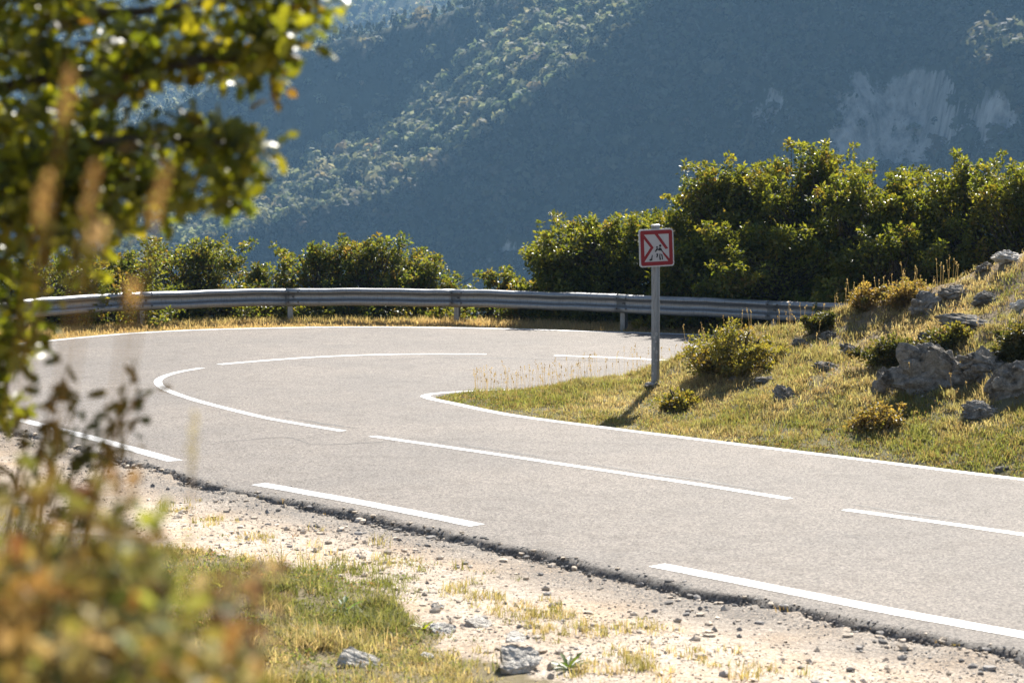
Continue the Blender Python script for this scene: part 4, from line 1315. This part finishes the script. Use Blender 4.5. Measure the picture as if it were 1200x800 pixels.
def crowns(P, W, H, conif, cols, per, r, fs=.42):
    """a crown of leaf clumps on every point"""
    n = len(P)
    d = unit(r.normal(size=(n, per, 3))); d[..., 2] = np.where(d[..., 2] < -.35, -d[..., 2], d[..., 2])
    rad = r.uniform(.72, 1.08, (n, per, 1))
    # own lumps for every crown
    lump = 1 + .22 * np.sin(d[..., 0:1] * 4 + r.uniform(0, 6, (n, 1, 1))) * np.cos(d[..., 1:2] * 5 + r.uniform(0, 6, (n, 1, 1)))
    q = d * rad * lump
    u = (q[..., 2:3] + .4) / 1.4
    taper = np.where(conif[:, None, None], np.clip(1.05 - u, .05, 1.0), 1.)
    q = np.concatenate([q[..., :2] * taper, q[..., 2:]], 2)
    C = P[:, None] + q * np.stack([W / 2, W / 2, H / 2], 1)[:, None] + np.stack([0 * H, 0 * H, H * .42], 1)[:, None]
    N = unit(d * np.array([1, 1, 1.2]) + r.normal(size=(n, per, 3)) * .45)
    T = unit(np.cross(N, r.normal(size=(n, per, 3)))); B = np.cross(N, T)
    s = (W[:, None] * fs * r.uniform(.6, 1.2, (n, per)))[..., None] * .5
    Vv = np.stack([C - T * s, C - B * s * .8, C + T * s, C + B * s * .8], 2).reshape(-1, 3)
    F = np.arange(n * per * 4).reshape(-1, 4)
    c = np.repeat((cols[:, None] * r.uniform(.75, 1.25, (n, per, 1))).reshape(-1, 3), 4, 0)
    return Vv, F, c

MV, MZONE, MROCK, MPX = mountain()
r = np.random.default_rng(99)
def forest():
    pxm = MPX[:-1, :-1]
    inx = ((pxm > -60) & (pxm < 1260))
    rows_z = MZONE[:-1][None]
    Zs = MV[:-1, :-1, 2]
    vis = inx & (Zs > -95) & (Zs < 135)
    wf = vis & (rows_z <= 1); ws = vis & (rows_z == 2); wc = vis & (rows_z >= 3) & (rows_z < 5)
    Vs, Fs, Cs, k = [], [], [], 0
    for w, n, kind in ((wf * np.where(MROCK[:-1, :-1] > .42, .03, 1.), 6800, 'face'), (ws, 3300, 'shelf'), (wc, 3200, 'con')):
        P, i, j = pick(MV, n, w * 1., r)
        nz = fbm(P[:, 0] / 45, P[:, 1] / 45 + P[:, 2] / 45, 33)
        light_f = .5 if kind == 'face' else 1.25 if kind == 'shelf' else 1.  # shade on the face and sun on the shelf painted into the broadleaf tint
        if kind == 'con': con = r.random(n) < .82
        elif kind == 'shelf': con = r.random(n) < .12 + .4 * sstep(nz, .52, .68)
        else: con = r.random(n) < .18
        W = np.where(con, r.uniform(3.2, 5.2, n), 3.6 + 8. * r.random(n) ** 1.8); H = np.where(con, r.uniform(7, 12, n), W * r.uniform(.85, 1.35, n))
        dec = palette(n, [(.135, .145, .085), (.18, .18, .11), (.10, .115, .065), (.20, .165, .10), (.20, .20, .14)], [5, 4, 3, .7, 1.5], r, .2)
        cn = palette(n, [(.028, .04, .02), (.045, .052, .026)], [2, 1], r, .2)
        cols = np.where(con[:, None], cn, dec * light_f)
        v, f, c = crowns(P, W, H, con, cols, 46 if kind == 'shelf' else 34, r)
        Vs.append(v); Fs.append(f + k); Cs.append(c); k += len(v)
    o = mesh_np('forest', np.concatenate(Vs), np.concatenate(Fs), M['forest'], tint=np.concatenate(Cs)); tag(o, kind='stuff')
forest()
FV = far_mountain()
def far_forest():
    c0 = FV[:-1, :-1]; px = 600 + FPX * c0[..., 0] / c0[..., 1]; py = HOR - (c0[..., 2] - CAMZ) * FPX / c0[..., 1]
    w = (px > -80) & (px < 800) & (py < 190) & (py > -60)
    P, i, j = pick(FV, 6000, w * 1., r)
    n = len(P); con = r.random(n) < .25
    W = r.uniform(4, 8, n); H = np.where(con, W * 1.8, W * r.uniform(.8, 1.2, n))
    cols = palette(n, [(.22, .23, .14), (.29, .28, .17), (.15, .16, .09), (.34, .30, .22)], [4, 3, 2, 1.5], r, .2)
    v, f, c = crowns(P, W, H, con, cols, 24, r, .5)
    tag(mesh_np('far_forest', v, f, M['forest'], tint=c), kind='stuff')
far_forest()

# ------------------------------------------------------------------ air
HAZE_DENSITY = .00016
def haze():
    mb = MB(); mb.box((0, 1240, 50), 2040, 2760, 460)
    t = NT('haze_air')
    v = t.n('ShaderNodeVolumePrincipled')
    v.inputs['Color'].default_value = (.27, .50, .78, 1)
    v.inputs['Density'].default_value = HAZE_DENSITY
    v.inputs['Anisotropy'].default_value = .15
    t.l(v.outputs[0], t.out.inputs['Volume'])
    o = mb.build('haze', t.m); tag(o, kind='stuff')
haze()

# ------------------------------------------------------------------ light, camera
w = bpy.data.worlds.new('World'); scene.world = w; w.use_nodes = True
nt = w.node_tree
sky = nt.nodes.new('ShaderNodeTexSky'); sky.sky_type = 'NISHITA'; sky.sun_disc = False
sky.sun_elevation = SUN_EL; sky.sun_rotation = SUN_AZ
bg = nt.nodes['Background']; bg.inputs['Strength'].default_value = .06
nt.links.new(sky.outputs[0], bg.inputs['Color'])
ld = bpy.data.lights.new('sun', 'SUN'); ld.energy = 5.0; ld.angle = math.radians(.53); ld.color = (1, .95, .865)
lo = bpy.data.objects.new('sun', ld); COL.objects.link(lo)
sd = Vector((math.sin(SUN_AZ) * math.cos(SUN_EL), math.cos(SUN_AZ) * math.cos(SUN_EL), math.sin(SUN_EL)))
lo.rotation_euler = sd.to_track_quat('Z', 'Y').to_euler(); lo.location = (0, 0, 60)

cd = bpy.data.cameras.new('camera'); cam = bpy.data.objects.new('camera', cd); COL.objects.link(cam)
cam.location = (0, 0, CAMZ); cam.rotation_euler = (PI / 2 - PITCH, 0, 0)
cd.sensor_width = 36; cd.lens = 36 * FPX / 1200; cd.clip_start = .05; cd.clip_end = 6000
cd.dof.use_dof = True; cd.dof.focus_distance = 31.; cd.dof.aperture_fstop = 3.6; cd.dof.aperture_blades = 0
scene.camera = cam

scene.view_settings.view_transform = 'Standard'; scene.view_settings.look = 'None'
scene.view_settings.gamma = 1; scene.view_settings.exposure = 1.28
scene.render.engine = 'CYCLES'
cy = scene.cycles
cy.use_denoising = True
try: cy.denoiser = 'OPENIMAGEDENOISE'
except Exception: pass
cy.max_bounces = 6; cy.diffuse_bounces = 3; cy.glossy_bounces = 2; cy.transmission_bounces = 3; cy.volume_bounces = 0; cy.transparent_max_bounces = 6
cy.sample_clamp_indirect = 4
cy.caustics_reflective = False; cy.caustics_refractive = False
